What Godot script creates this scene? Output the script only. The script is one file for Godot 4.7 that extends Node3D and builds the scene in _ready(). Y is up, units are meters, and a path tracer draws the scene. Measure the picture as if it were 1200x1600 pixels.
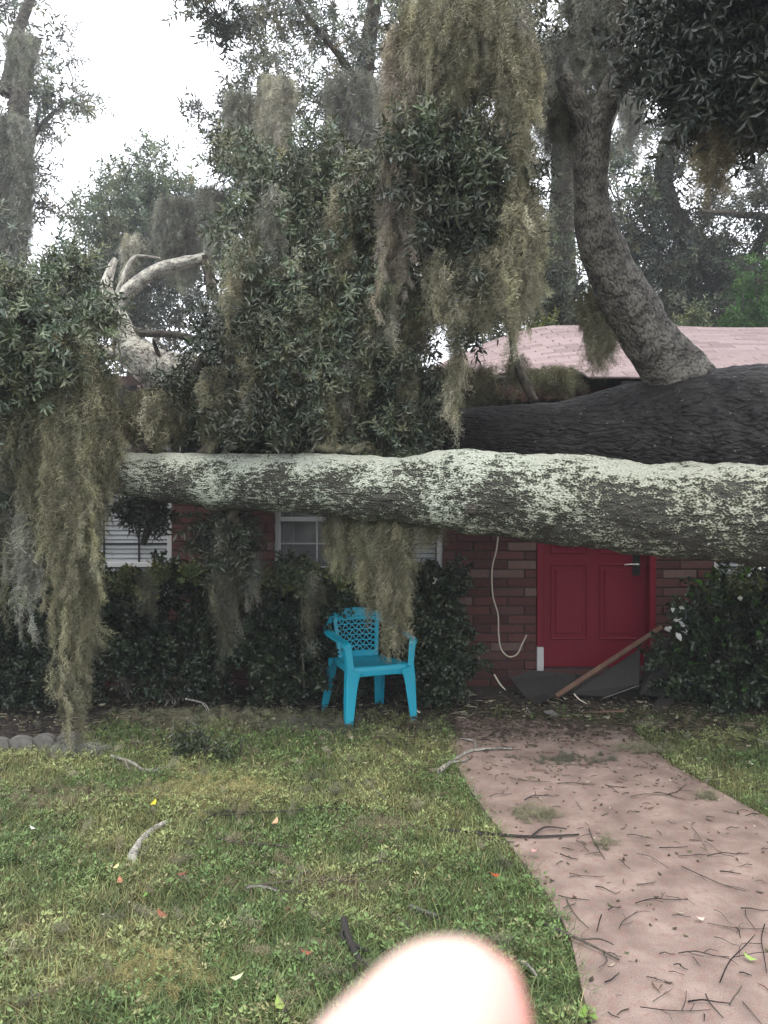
extends Node3D
# A storm-felled oak lying across a brick house, seen from the front path.

const F := 1256.0                      # focal length in pixels of the 1200 x 1600 photograph
const EYE := Vector3(0, 1.58, 0)
const WALL_Z := -6.8
var tilt := Basis(Vector3.RIGHT, -atan(20.0 / F))
var rng := RandomNumberGenerator.new()
var taken := {}
var M := {}
var leaf_mesh: Array[ArrayMesh] = []
var round_leaf: Array[ArrayMesh] = []
var moss_mesh: Array[ArrayMesh] = []
var stick_mesh: ArrayMesh

# ---------------------------------------------------------------- helpers
func P(px: float, py: float, d: float) -> Vector3:
	return EYE + tilt * Vector3((px - 600.0) / F * d, (800.0 - py) / F * d, -d)

func G(px: float, py: float, h := 0.0) -> Vector3:
	var r := tilt * Vector3((px - 600.0) / F, (800.0 - py) / F, -1.0)
	return EYE + r * ((h - EYE.y) / r.y)

func rf(a: float, b: float) -> float:
	return rng.randf_range(a, b)

func rdir() -> Vector3:
	while true:
		var v := Vector3(rf(-1, 1), rf(-1, 1), rf(-1, 1))
		if v.length() < 1.0 and v.length() > 0.05:
			return v.normalized()
	return Vector3.UP

func numbered(called: String) -> String:
	if not taken.has(called):
		taken[called] = 0
		return called
	taken[called] += 1
	return "%s_%03d" % [called, taken[called]]

class MB:
	var v := PackedVector3Array()
	var n := PackedVector3Array()
	var uv := PackedVector2Array()
	var c := PackedColorArray()
	var ix := PackedInt32Array()
	func vert(p: Vector3, nn: Vector3, t: Vector2, col: Color) -> int:
		v.append(p); n.append(nn); uv.append(t); c.append(col)
		return v.size() - 1
	func tri(a: Vector3, b: Vector3, d: Vector3, out: Vector3, col := Color.WHITE) -> void:
		var nn := (d - a).cross(b - a)
		if nn.dot(out) < 0:
			var k := b
			b = d
			d = k
			nn = -nn
		nn = nn.normalized()
		var i := v.size()
		for p in [a, b, d]:
			v.append(p); n.append(nn); uv.append(Vector2(p.x, p.z)); c.append(col)
		ix.append(i); ix.append(i + 1); ix.append(i + 2)
	func quad(a: Vector3, b: Vector3, d: Vector3, e: Vector3, out: Vector3, col := Color.WHITE) -> void:
		var nn := (d - a).cross(b - a)
		if nn.length_squared() < 1e-16:
			nn = (e - a).cross(d - a)
		if nn.dot(out) < 0:
			var k := b
			b = e
			e = k
			nn = -nn
		nn = nn.normalized()
		var i := v.size()
		for p in [a, b, d, e]:
			v.append(p); n.append(nn); uv.append(Vector2(p.x, p.z)); c.append(col)
		for k in [0, 1, 2, 0, 2, 3]:
			ix.append(i + k)
	func box(t: Transform3D, s: Vector3, bev := 0.0, col := Color.WHITE) -> void:
		var h := s / 2.0
		if bev <= 0.0:
			for ax in 3:
				for sg in [-1.0, 1.0]:
					var o := Vector3.ZERO; o[ax] = sg * h[ax]
					var a := Vector3.ZERO; a[(ax + 1) % 3] = h[(ax + 1) % 3]
					var b := Vector3.ZERO; b[(ax + 2) % 3] = h[(ax + 2) % 3]
					quad(t * (o - a - b), t * (o + a - b), t * (o + a + b), t * (o - a + b), t.basis * o, col)
			return
		for ax in 3:
			var a1 := (ax + 1) % 3
			var a2 := (ax + 2) % 3
			for sg in [-1.0, 1.0]:
				var o := Vector3.ZERO; o[ax] = sg * h[ax]
				var a := Vector3.ZERO; a[a1] = h[a1] - bev
				var b := Vector3.ZERO; b[a2] = h[a2] - bev
				quad(t * (o - a - b), t * (o + a - b), t * (o + a + b), t * (o - a + b), t.basis * o, col)
			for s1 in [-1.0, 1.0]:
				for s2 in [-1.0, 1.0]:
					var e := Vector3.ZERO; e[ax] = h[ax] - bev
					var p := Vector3.ZERO; p[a1] = s1 * h[a1]; p[a2] = s2 * (h[a2] - bev)
					var q := Vector3.ZERO; q[a1] = s1 * (h[a1] - bev); q[a2] = s2 * h[a2]
					quad(t * (p - e), t * (p + e), t * (q + e), t * (q - e), t.basis * (p + q), col)
		for sx in [-1.0, 1.0]:
			for sy in [-1.0, 1.0]:
				for sz in [-1.0, 1.0]:
					var k := Vector3(sx * h.x, sy * h.y, sz * h.z)
					var m := Vector3(sx, sy, sz) * bev
					tri(t * (k - Vector3(0, m.y, m.z)), t * (k - Vector3(m.x, 0, m.z)), t * (k - Vector3(m.x, m.y, 0)), t.basis * k, col)
	func slab(p: Array, thick: float, col := Color.WHITE) -> void:   # a polygon of points, given thickness
		var nn: Vector3 = (p[1] - p[0]).cross(p[2] - p[0]).normalized() * thick
		var mid := Vector3.ZERO
		for q in p: mid += q / p.size()
		for i in range(1, p.size() - 1):
			tri(p[0], p[i], p[i + 1], -nn, col)
			tri(p[0] + nn, p[i] + nn, p[i + 1] + nn, nn, col)
		for i in p.size():
			var a: Vector3 = p[i]
			var b: Vector3 = p[(i + 1) % p.size()]
			quad(a, b, b + nn, a + nn, (a + b) / 2.0 - mid, col)
	func grid(rows: Array, closed: bool, uvs: Array, cols := []) -> void:   # smooth sheet through rows of points; normals from differences
		var R := rows.size()
		var C: int = rows[0].size()
		var base := v.size()
		for r in R:
			for k in C:
				var ku := k + 1
				var kd := k - 1
				if closed:
					if ku > C - 1: ku = 1
					if kd < 0: kd = C - 2
				else:
					ku = mini(ku, C - 1); kd = maxi(kd, 0)
				var du: Vector3 = rows[mini(r + 1, R - 1)][k] - rows[maxi(r - 1, 0)][k]
				var dv: Vector3 = rows[r][ku] - rows[r][kd]
				v.append(rows[r][k]); n.append(dv.cross(du).normalized()); uv.append(uvs[r][k])
				c.append(cols[r][k] if cols.size() else Color.WHITE)
		for r in R - 1:
			for k in C - 1:
				var i := base + r * C + k
				# clockwise seen from the side the normal points to
				for q in [i, i + C, i + 1, i + 1, i + C, i + C + 1]:
					ix.append(q)
	func mesh() -> ArrayMesh:
		var a := []
		a.resize(Mesh.ARRAY_MAX)
		a[Mesh.ARRAY_VERTEX] = v; a[Mesh.ARRAY_NORMAL] = n; a[Mesh.ARRAY_TEX_UV] = uv; a[Mesh.ARRAY_COLOR] = c; a[Mesh.ARRAY_INDEX] = ix
		var m := ArrayMesh.new()
		m.add_surface_from_arrays(Mesh.PRIMITIVE_TRIANGLES, a)
		return m

func tag(o: Node, label: String, category: String, group := "", kind := "") -> void:
	if label: o.set_meta("label", label)
	if category: o.set_meta("category", category)
	if group: o.set_meta("group", group)
	if kind: o.set_meta("kind", kind)

func thing(called: String, label: String, category: String, at := Vector3.ZERO, group := "") -> Node3D:
	var o := Node3D.new()
	o.name = numbered(called)
	o.position = at
	add_child(o)
	tag(o, label, category, group)
	return o

# a mesh given in world axes, as a part of a thing, or alone
func put(called: String, mesh: Mesh, mat: Material, parent: Node3D = null, local := false, kind := "") -> MeshInstance3D:
	var o := MeshInstance3D.new()
	o.name = called if parent else numbered(called)
	o.mesh = mesh
	o.material_override = mat
	(parent if parent else self).add_child(o, true)
	if parent and not local:
		o.global_position = Vector3.ZERO
	if kind: o.set_meta("kind", kind)
	return o

func scatter(called: String, mesh: Mesh, mat: Material, xf: Array, col: PackedColorArray, parent: Node3D, kind := "stuff") -> MultiMeshInstance3D:
	var m := MultiMesh.new()
	m.transform_format = MultiMesh.TRANSFORM_3D
	m.use_colors = true
	m.mesh = mesh
	m.instance_count = xf.size()
	for i in xf.size():
		m.set_instance_transform(i, xf[i])
		m.set_instance_color(i, col[i])
	var o := MultiMeshInstance3D.new()
	o.name = called if parent else numbered(called)
	o.multimesh = m
	o.material_override = mat
	(parent if parent else self).add_child(o, true)
	if parent: o.global_position = Vector3.ZERO
	if kind: o.set_meta("kind", kind)
	return o

func aim(dir: Vector3, roll: float, s: float) -> Basis:      # local y along dir
	var y := dir.normalized()
	var x := y.cross(Vector3(0.31, 0.2, 0.93)).normalized().rotated(y, roll)
	return Basis(x * s, y * s, x.cross(y) * s)

func spline(pts: Array, step: float) -> Array:               # pts: [Vector3, radius]; resampled
	var out := []
	for i in pts.size() - 1:
		var p0: Vector3 = pts[maxi(i - 1, 0)][0]
		var p1: Vector3 = pts[i][0]
		var p2: Vector3 = pts[i + 1][0]
		var p3: Vector3 = pts[mini(i + 2, pts.size() - 1)][0]
		var k := maxi(1, int(ceil(p1.distance_to(p2) / step)))
		for j in k:
			var t := float(j) / k
			out.append([p1.cubic_interpolate(p2, p0, p3, t), lerpf(pts[i][1], pts[i + 1][1], smoothstep(0, 1, t) * 0.5 + t * 0.5)])
	out.append(pts[-1])
	return out

var lump := FastNoiseLite.new()
func tube(b: MB, pts: Array, sides: int, step: float, amp := 0.0, caps := true, ulen := 1.0) -> void:
	var s := spline(pts, step)
	var rows := []
	var uvs := []
	var along := 0.0
	var ref := Vector3.UP
	var t0: Vector3 = (s[1][0] - s[0][0]).normalized()
	if absf(t0.y) > 0.8: ref = Vector3.BACK
	var nn := (ref - t0 * ref.dot(t0)).normalized()
	for i in s.size():
		var t: Vector3 = (s[mini(i + 1, s.size() - 1)][0] - s[maxi(i - 1, 0)][0]).normalized()
		nn = (nn - t * nn.dot(t)).normalized()
		var bb := t.cross(nn)
		var d0 := (bb - nn).normalized()
		var d1 := t.cross(d0)
		if i: along += s[i][0].distance_to(s[i - 1][0])
		var row := PackedVector3Array()
		var ur := PackedVector2Array()
		for k in sides + 1:
			var a := TAU * (k % sides) / sides
			var d := d0 * cos(a) + d1 * sin(a)
			var r: float = s[i][1]
			var p: Vector3 = s[i][0] + d * r
			if amp > 0.0:
				var q := p * 2.2
				p += d * r * amp * (lump.get_noise_3dv(q) + 0.5 * lump.get_noise_3dv(q * 2.7 + Vector3(9, 3, 1)) + 0.3 * lump.get_noise_3dv(q * 7.0))
			row.append(p)
			ur.append(Vector2(along / ulen, float(k) / sides))
		rows.append(row); uvs.append(ur)
	b.grid(rows, true, uvs)
	if caps:
		for e in [0, rows.size() - 1]:
			var mid: Vector3 = s[0 if e == 0 else s.size() - 1][0]
			var o: Vector3 = s[0][0] - s[1][0] if e == 0 else s[-1][0] - s[-2][0]
			for k in sides:
				b.tri(mid, rows[e][k], rows[e][k + 1], o)

func limb(spec: Array) -> Array:                             # [px, py, depth, half width in pixels]
	var out := []
	for q in spec:
		out.append([P(q[0], q[1], q[2]), q[3] * q[2] / F])
	return out

func branch(called: String, spec: Array, mat: Material, parent: Node3D, sides := 14, amp := 0.16, step := 0.07) -> MeshInstance3D:
	var b := MB.new()
	tube(b, limb(spec), sides, step, amp, true, 1.2)
	return put(called, b.mesh(), mat, parent)

# ---------------------------------------------------------------- textures and materials
func noise_bytes(w: int, h: int, freq: float, sd: int, octaves := 3, sx := 1.0, kind := FastNoiseLite.TYPE_SIMPLEX_SMOOTH, ridged := false) -> PackedByteArray:
	var f := FastNoiseLite.new()
	f.noise_type = kind
	f.seed = sd
	f.frequency = freq
	f.fractal_type = FastNoiseLite.FRACTAL_RIDGED if ridged else FastNoiseLite.FRACTAL_FBM
	f.fractal_octaves = octaves
	var im := f.get_image(maxi(8, int(w / sx)), h, false, false, true)
	if sx != 1.0:
		im.resize(w, h, Image.INTERPOLATE_CUBIC)
	im.convert(Image.FORMAT_L8)
	return im.get_data()

func tex_from(w: int, h: int, rgbv: PackedByteArray) -> ImageTexture:
	return ImageTexture.create_from_image(Image.create_from_data(w, h, false, Image.FORMAT_RGB8, rgbv))

func s8(x: float) -> int:
	return clampi(int(pow(clampf(x, 0, 1), 1.0 / 2.2) * 255.0), 0, 255)

func lichen_textures() -> Array:
	var w := 2048
	var h := 576
	var big := noise_bytes(w, h, 0.008, 11, 3)
	var mid := noise_bytes(w, h, 0.065, 12, 4, 1.3)
	var fine := noise_bytes(w, h, 0.20, 13, 3)
	var crack := noise_bytes(w, h, 0.045, 14, 3, 3.5, FastNoiseLite.TYPE_SIMPLEX_SMOOTH, true)
	var spots := noise_bytes(w, h, 0.05, 15, 1)
	var out := PackedByteArray(); out.resize(w * h * 3)
	var hm := PackedByteArray(); hm.resize(w * h * 3)
	for y in h:
		var a := TAU * y / h
		var up := -0.707 * (cos(a) + sin(a))
		for x in w:
			var i := y * w + x
			var u := float(x) / w
			var ck := crack[i] / 255.0
			var f := fine[i] / 255.0
			var md := mid[i] / 255.0
			var bg := big[i] / 255.0
			var right := 1.0 - smoothstep(0.34, 0.54, u)        # the butt end of the log has barer, streaked bark
			var lv := (bg - 0.5) * 0.85 + (md - 0.5) * 0.95 + (f - 0.5) * 0.95 + 0.17 * up + 0.30 * smoothstep(0.45, 0.95, up) + 0.10 - right * (0.06 + 0.45 * (ck - 0.4)) - maxf(0.0, ck - 0.66) * 0.7
			var l := smoothstep(-0.07, 0.08, lv)
			var l2 := smoothstep(0.14, 0.34, lv)
			var dark := lerpf(0.014, 0.10, clampf((1.0 - ck) * 0.6 + f * 0.6 - 0.15, 0, 1))
			var col := Vector3(dark * 1.03, dark, dark * 0.82)
			col = col.lerp(Vector3(0.055, 0.07, 0.04), smoothstep(0.5, 0.75, bg) * 0.5)
			var pale := Vector3(0.22, 0.25, 0.19).lerp(Vector3(0.46, 0.49, 0.42), l2) * (0.58 + 0.76 * f)
			if right > 0.0: pale = pale.lerp(Vector3(0.30, 0.29, 0.21) * (0.5 + 0.8 * f), right * 0.4)
			col = col.lerp(pale, l)
			if spots[i] > 236 and f > 0.45: col = Vector3(0.58, 0.61, 0.55)
			out[i * 3] = s8(col.x); out[i * 3 + 1] = s8(col.y); out[i * 3 + 2] = s8(col.z)
			var e := clampi(int((0.3 + 0.22 * l + 0.4 * f - 0.4 * ck + 0.25 * md) * 255.0), 0, 255)
			hm[i * 3] = e; hm[i * 3 + 1] = e; hm[i * 3 + 2] = e
	return [tex_from(w, h, out), tex_from(w, h, hm)]

func bark_textures(flecks: bool, sd: int) -> Array:
	var w := 1024
	var h := 512
	var crack := noise_bytes(w, h, 0.026, sd, 4, 2.2, FastNoiseLite.TYPE_SIMPLEX_SMOOTH, true)
	var fine := noise_bytes(w, h, 0.09, sd + 1, 3, 2.0)
	var big := noise_bytes(w, h, 0.009, sd + 2, 3)
	var spots := noise_bytes(w, h, 0.06, sd + 3, 1)
	var out := PackedByteArray(); out.resize(w * h * 3)
	var hm := PackedByteArray(); hm.resize(w * h * 3)
	for i in w * h:
		var ck := crack[i] / 255.0
		var f := fine[i] / 255.0
		var g := big[i] / 255.0
		var b := clampf(0.30 + 0.55 * f + 0.5 * (g - 0.5) - 0.75 * maxf(0.0, ck - 0.45), 0.05, 1.0)
		var col := Vector3(b, b * 0.97, b * 0.93)
		if not flecks and f + g > 1.18: col = col.lerp(Vector3(0.95, 0.98, 0.9), 0.6)
		if flecks and spots[i] > 234 and f > 0.45: col = Vector3(11, 11, 10)
		if flecks: col = col * 0.3 * Vector3(1.0, 0.95 + 0.1 * g, 0.85 + 0.3 * f)
		out[i * 3] = s8(col.x); out[i * 3 + 1] = s8(col.y); out[i * 3 + 2] = s8(col.z)
		var e := clampi(int((0.75 - 0.6 * ck + 0.3 * f) * 255.0), 0, 255)
		hm[i * 3] = e; hm[i * 3 + 1] = e; hm[i * 3 + 2] = e
	return [tex_from(w, h, out), tex_from(w, h, hm)]

func blotch_texture(w: int, cols: Array, freq: float, sd: int, pits := 0.0) -> ImageTexture:
	var a := noise_bytes(w, w, freq, sd, 4)
	var b := noise_bytes(w, w, freq * 5.0, sd + 1, 3)
	var d := noise_bytes(w, w, 0.28, sd + 2, 2)
	var out := PackedByteArray(); out.resize(w * w * 3)
	for i in w * w:
		var t := clampf(a[i] / 255.0 * 1.3 - 0.15, 0, 1)
		var col: Vector3 = (cols[0] as Vector3).lerp(cols[1], t)
		col = col.lerp(cols[2], clampf((b[i] / 255.0 - 0.5) * 1.6, 0, 1))
		col *= 0.74 + 0.52 * d[i] / 255.0
		if pits > 0.0 and d[i] > 225: col = col.lerp(Vector3(0.6, 0.56, 0.5), pits)
		if pits > 0.0 and d[i] < 38: col *= 1.0 - pits * 0.7
		out[i * 3] = s8(col.x); out[i * 3 + 1] = s8(col.y); out[i * 3 + 2] = s8(col.z)
	return tex_from(w, w, out)

func mat(name_: String, r: float, g: float, b: float, rough := 0.8, vertex := false) -> StandardMaterial3D:
	var m := StandardMaterial3D.new()
	m.resource_name = name_
	m.albedo_color = Color(r, g, b).linear_to_srgb()
	m.roughness = rough
	m.metallic_specular = 0.4
	m.vertex_color_use_as_albedo = vertex
	m.cull_mode = BaseMaterial3D.CULL_DISABLED
	M[name_] = m
	return m

func triplanar(m: StandardMaterial3D, t: Texture2D, per_metre: float, bump: Texture2D = null, depth := 0.0) -> void:
	m.albedo_texture = t
	m.uv1_triplanar = true
	m.uv1_world_triplanar = true
	m.uv1_scale = Vector3.ONE * per_metre
	if bump:
		m.heightmap_enabled = true
		m.heightmap_texture = bump
		m.heightmap_scale = depth

func materials() -> void:
	lump.noise_type = FastNoiseLite.TYPE_SIMPLEX_SMOOTH
	lump.frequency = 1.0
	lump.fractal_type = FastNoiseLite.FRACTAL_NONE
	var lt := lichen_textures()
	var m := mat("lichen_bark", 1, 1, 1, 0.9)
	m.albedo_texture = lt[0]; m.heightmap_enabled = true; m.heightmap_texture = lt[1]; m.heightmap_scale = 3.0
	var bt := bark_textures(false, 30)
	var bd := bark_textures(true, 50)
	m = mat("dark_bark", 0.20, 0.185, 0.19, 0.75)
	m.albedo_texture = bd[0]; m.heightmap_enabled = true; m.heightmap_texture = bd[1]; m.heightmap_scale = 5.0
	m.uv1_scale = Vector3(0.6, 2, 1)
	m = mat("grey_bark", 0.23, 0.215, 0.20, 0.9)
	m.albedo_texture = bt[0]; m.heightmap_enabled = true; m.heightmap_texture = bt[1]; m.heightmap_scale = 2.5
	m = mat("pale_bark", 0.72, 0.70, 0.66, 0.85)
	m.albedo_texture = bt[0]; m.heightmap_enabled = true; m.heightmap_texture = bt[1]; m.heightmap_scale = 0.5
	m = mat("brown_bark", 0.16, 0.14, 0.12, 0.9)
	m.albedo_texture = bt[0]
	m = mat("leaf", 1, 1, 1, 0.38, true)
	m.metallic_specular = 0.55
	m.backlight_enabled = true; m.backlight = Color(0.22, 0.25, 0.1)
	m = mat("far_leaf", 1, 1, 1, 0.4, true)
	m.backlight_enabled = true; m.backlight = Color(0.6, 0.62, 0.45)
	m = mat("moss", 1, 1, 1, 0.95, true)
	m.metallic_specular = 0.2
	m.backlight_enabled = true; m.backlight = Color(0.3, 0.3, 0.25)
	m = mat("grass", 1, 1, 1, 0.55, true)
	m.backlight_enabled = true; m.backlight = Color(0.2, 0.25, 0.1)
	m = mat("soil", 1, 1, 1, 0.95)
	triplanar(m, blotch_texture(512, [Vector3(0.05, 0.055, 0.025), Vector3(0.10, 0.10, 0.05), Vector3(0.06, 0.045, 0.03)], 0.012, 70), 0.4)
	m = mat("mulch", 1, 1, 1, 0.95)
	triplanar(m, blotch_texture(256, [Vector3(0.025, 0.02, 0.018), Vector3(0.05, 0.04, 0.035), Vector3(0.03, 0.03, 0.025)], 0.05, 75), 1.0)
	m = mat("concrete", 1, 1, 1, 0.85)
	var ct := blotch_texture(1024, [Vector3(0.20, 0.148, 0.128), Vector3(0.37, 0.283, 0.248), Vector3(0.26, 0.155, 0.13)], 0.007, 80, 0.75)
	triplanar(m, ct, 0.55, ct, 0.35)
	m = mat("edger", 1, 1, 1, 0.95)
	triplanar(m, blotch_texture(256, [Vector3(0.13, 0.125, 0.12), Vector3(0.22, 0.21, 0.2), Vector3(0.1, 0.11, 0.08)], 0.03, 85), 2.0)
	m = mat("mortar", 1, 1, 1, 0.95)
	triplanar(m, blotch_texture(256, [Vector3(0.06, 0.042, 0.04), Vector3(0.09, 0.065, 0.06), Vector3(0.05, 0.035, 0.033)], 0.03, 90), 1.0)
	var bk := blotch_texture(512, [Vector3(0.75, 0.72, 0.72), Vector3(1, 1, 1), Vector3(0.55, 0.5, 0.5)], 0.02, 95)
	var tones := [[0.125, 0.052, 0.045], [0.155, 0.065, 0.058], [0.105, 0.045, 0.042], [0.14, 0.072, 0.066], [0.20, 0.13, 0.115]]
	for i in 5:
		m = mat("brick%d" % i, tones[i][0], tones[i][1], tones[i][2], 0.9)
		triplanar(m, bk, 2.3, bk, 0.3)
	mat("brick_mix", 0.13, 0.056, 0.050, 0.9)
	var st := [[0.37, 0.285, 0.285], [0.43, 0.335, 0.335], [0.31, 0.235, 0.235], [0.39, 0.305, 0.30]]
	for i in 4:
		m = mat("shingle%d" % i, st[i][0], st[i][1], st[i][2], 0.92)
		triplanar(m, bk, 1.7, bk, 0.2)
	mat("underlay", 0.035, 0.032, 0.03, 0.9)
	mat("inside", 0.12, 0.11, 0.10, 0.9)
	m = mat("old_wood", 1, 1, 1, 0.85)
	triplanar(m, blotch_texture(256, [Vector3(0.12, 0.065, 0.045), Vector3(0.20, 0.12, 0.085), Vector3(0.075, 0.055, 0.045)], 0.02, 97), 1.5)
	m = mat("dark_panel", 1, 1, 1, 0.8)
	triplanar(m, blotch_texture(256, [Vector3(0.016, 0.015, 0.015), Vector3(0.03, 0.028, 0.027), Vector3(0.042, 0.038, 0.034)], 0.02, 99), 1.0)
	mat("white_trim", 0.62, 0.62, 0.62, 0.6)
	var wear := blotch_texture(512, [Vector3(0.92, 0.92, 0.92), Vector3(1, 1, 1), Vector3(0.68, 0.66, 0.64)], 0.012, 120)
	mat("red_paint", 0.21, 0.004, 0.022, 0.55)
	mat("steel", 0.6, 0.6, 0.6, 0.3).metallic = 1.0
	mat("black_plate", 0.02, 0.02, 0.02, 0.4)
	mat("blind", 0.62, 0.64, 0.68, 0.6)
	mat("curtain", 0.25, 0.25, 0.26, 0.9)
	m = mat("glass", 0.9, 0.95, 0.95, 0.05)
	m.transparency = BaseMaterial3D.TRANSPARENCY_ALPHA
	m.albedo_color.a = 0.12
	triplanar(M.red_paint, wear, 1.3)
	m = mat("turquoise", 0.004, 0.37, 0.52, 0.42)
	m.metallic_specular = 0.5
	triplanar(m, wear, 2.1)
	mat("cable", 0.62, 0.57, 0.47, 0.5)
	mat("white_sheet", 0.7, 0.7, 0.74, 0.4)
	mat("white_petal", 0.8, 0.8, 0.76, 0.6, true)
	mat("litter", 1, 1, 1, 0.8, true)
	m = mat("skin", 1, 1, 1, 0.5, true)
	m.subsurf_scatter_enabled = true; m.subsurf_scatter_strength = 0.3
	mat("sleeve", 0.1, 0.1, 0.12, 0.9)

# ---------------------------------------------------------------- small repeated shapes
func leaf(b: MB, base: Vector3, dir: Vector3, side: Vector3, l: float, w: float, col: Color, fold := 0.25) -> void:
	var up := dir.cross(side).normalized()
	var c1 := base + dir * l * 0.38 + up * 0.05 * l
	var c2 := base + dir * l * 0.72 + up * 0.02 * l
	var tip := base + dir * l - up * 0.10 * l
	for s in [-1.0, 1.0]:
		var e1: Vector3 = c1 + side * s * w * 0.5 + up * fold * w
		var e2: Vector3 = c2 + side * s * w * 0.38 + up * fold * w * 0.7
		b.tri(base, c1, e1, up, col)
		b.quad(c1, c2, e2, e1, up, col)
		b.tri(c2, tip, e2, up, col)

func make_twig(len_: float, leaves: int, l: float, w: float, spread: float) -> ArrayMesh:
	var b := MB.new()
	var k := Color(0.9, 0.7, 0.6)
	var p := Vector3.ZERO
	var bend := Vector3(rf(-0.2, 0.2), 0, rf(-0.2, 0.2))
	for i in 3:
		var q := p + (Vector3.UP + bend * i).normalized() * len_ / 3.0
		b.quad(p + Vector3(0.0015, 0, 0), p - Vector3(0.0015, 0, 0), q - Vector3(0.001, 0, 0), q + Vector3(0.001, 0, 0), Vector3.BACK, k)
		b.quad(p + Vector3(0, 0, 0.0015), p - Vector3(0, 0, 0.0015), q - Vector3(0, 0, 0.001), q + Vector3(0, 0, 0.001), Vector3.RIGHT, k)
		p = q
	for i in leaves:
		var t := (i + 0.5) / leaves
		var a := i * 2.4 + rf(-0.4, 0.4)
		var out := Vector3(cos(a), 0, sin(a))
		var base := Vector3.UP * len_ * (0.15 + 0.85 * t) + bend * t * t * len_
		var dir := (out * spread + Vector3.UP * rf(0.2, 0.9) + rdir() * 0.25).normalized()
		var side := dir.cross(rdir()).normalized()
		var g := rf(0.65, 1.35)
		leaf(b, base, dir, side, l * rf(0.7, 1.2), w * rf(0.8, 1.2), Color(g * rf(0.9, 1.12), g, g * rf(0.85, 1.1)))
	return b.mesh()

func make_moss(strands: int, len_: float, rad: float, wide: float) -> ArrayMesh:
	var b := MB.new()
	for i in strands:
		var a := rf(0, TAU)
		var r := rad * rf(0, 1) * (1.0 if i % 4 else 1.8)
		var p := Vector3(cos(a) * r, rf(-0.06, 0.06), sin(a) * r)
		var d := (Vector3.DOWN + rdir() * 0.8).normalized()
		var n := int(rf(10, 18))
		var st := len_ * rf(0.45, 1.25) / n
		var g := rf(0.55, 1.4)
		var col := Color(g, g * rf(0.98, 1.03), g * rf(0.9, 1.1))
		var side := d.cross(rdir()).normalized()
		var w := wide * rf(0.6, 1.3)
		var left := p - side * w
		var right := p + side * w
		var ph := rf(0, TAU)
		for k in n:
			ph += rf(0.9, 2.0)
			d = (d * 0.5 + Vector3.DOWN * 0.40 + Vector3(cos(ph), rf(-0.4, 0.6), sin(ph)) * 0.95).normalized()
			p += d * st
			side = (side + rdir() * 0.6).normalized()
			side = (side - d * side.dot(d)).normalized()
			var ww := w * (1.0 - 0.6 * k / n)
			b.quad(left, right, p + side * ww, p - side * ww, Vector3(0, 0.3, 1), col)
			left = p - side * ww
			right = p + side * ww
			if rf(0, 1) < 0.3:                                    # short curled side thread
				var e := p + (rdir() + Vector3.DOWN * 0.2) * rf(0.015, 0.035)
				b.tri(p - side * ww * 0.7, p + side * ww * 0.7, e, Vector3(0, 0.3, 1), col)
	return b.mesh()

func make_tuft(blades: int, h: float, w: float) -> ArrayMesh:
	var b := MB.new()
	for i in blades:
		var a := rf(0, TAU)
		var out := Vector3(cos(a), 0, sin(a))
		var side := Vector3(-out.z, 0, out.x)
		var p := out * rf(0, 0.03) + Vector3(rf(-0.02, 0.02), -0.005, rf(-0.02, 0.02))
		var l := h * rf(0.6, 1.3)
		var lean := rf(0.2, 1.5)
		var d := (Vector3.UP + out * lean * 0.4).normalized()
		var g := rf(0.6, 1.35)
		var col := Color(g * rf(0.85, 1.25), g, g * rf(0.8, 1.1))
		var q := p + d * l * 0.5
		var d2 := (d + out * lean * 0.8 + Vector3.DOWN * 0.25 * lean).normalized()
		var t := q + d2 * l * 0.5
		b.quad(p - side * w * 0.4, p + side * w * 0.4, q + side * w * 0.5, q - side * w * 0.5, Vector3.UP + out * -0.5, col)
		b.tri(q - side * w * 0.5, q + side * w * 0.5, t, Vector3.UP, col)
	return b.mesh()

func make_weed(n: int) -> ArrayMesh:                          # low broad-leaved lawn weed
	var b := MB.new()
	for i in n:
		var a := rf(0, TAU)
		var out := Vector3(cos(a), rf(0.1, 0.7), sin(a)).normalized()
		var g := rf(0.6, 1.4)
		leaf(b, out * rf(0.0, 0.025) + Vector3(0, rf(0.01, 0.035), 0), out, Vector3(-sin(a), rf(-0.3, 0.3), cos(a)).normalized(), rf(0.009, 0.019), rf(0.005, 0.009), Color(g, g, g * 0.9))
	return b.mesh()

func shapes() -> void:
	for i in 3: leaf_mesh.append(make_twig([0.20, 0.15, 0.22][i], [17, 15, 19][i], [0.062, 0.045, 0.055][i], [0.017, 0.016, 0.014][i], 1.0))
	var sb := MB.new()
	tube(sb, [[Vector3(0, -0.28, 0), 0.006], [Vector3(0.03, -0.08, 0.02), 0.005], [Vector3(-0.01, 0.10, 0.03), 0.004], [Vector3(0.05, 0.30, 0), 0.002]], 5, 0.12)
	tube(sb, [[Vector3(0.01, 0.02, 0.02), 0.004], [Vector3(0.09, 0.14, 0.06), 0.003], [Vector3(0.13, 0.26, 0.05), 0.0015]], 5, 0.12)
	stick_mesh = sb.mesh()
	for i in 3: round_leaf.append(make_twig(0.12, 14, 0.042, 0.026, 0.9))
	for i in 3: moss_mesh.append(make_moss(30, 0.21, 0.024, 0.00125))

# ---------------------------------------------------------------- foliage and moss
class Fol:
	var xf := [[], [], []]
	var col := [PackedColorArray(), PackedColorArray(), PackedColorArray()]
	var sx := []
	var sc := PackedColorArray()

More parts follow.
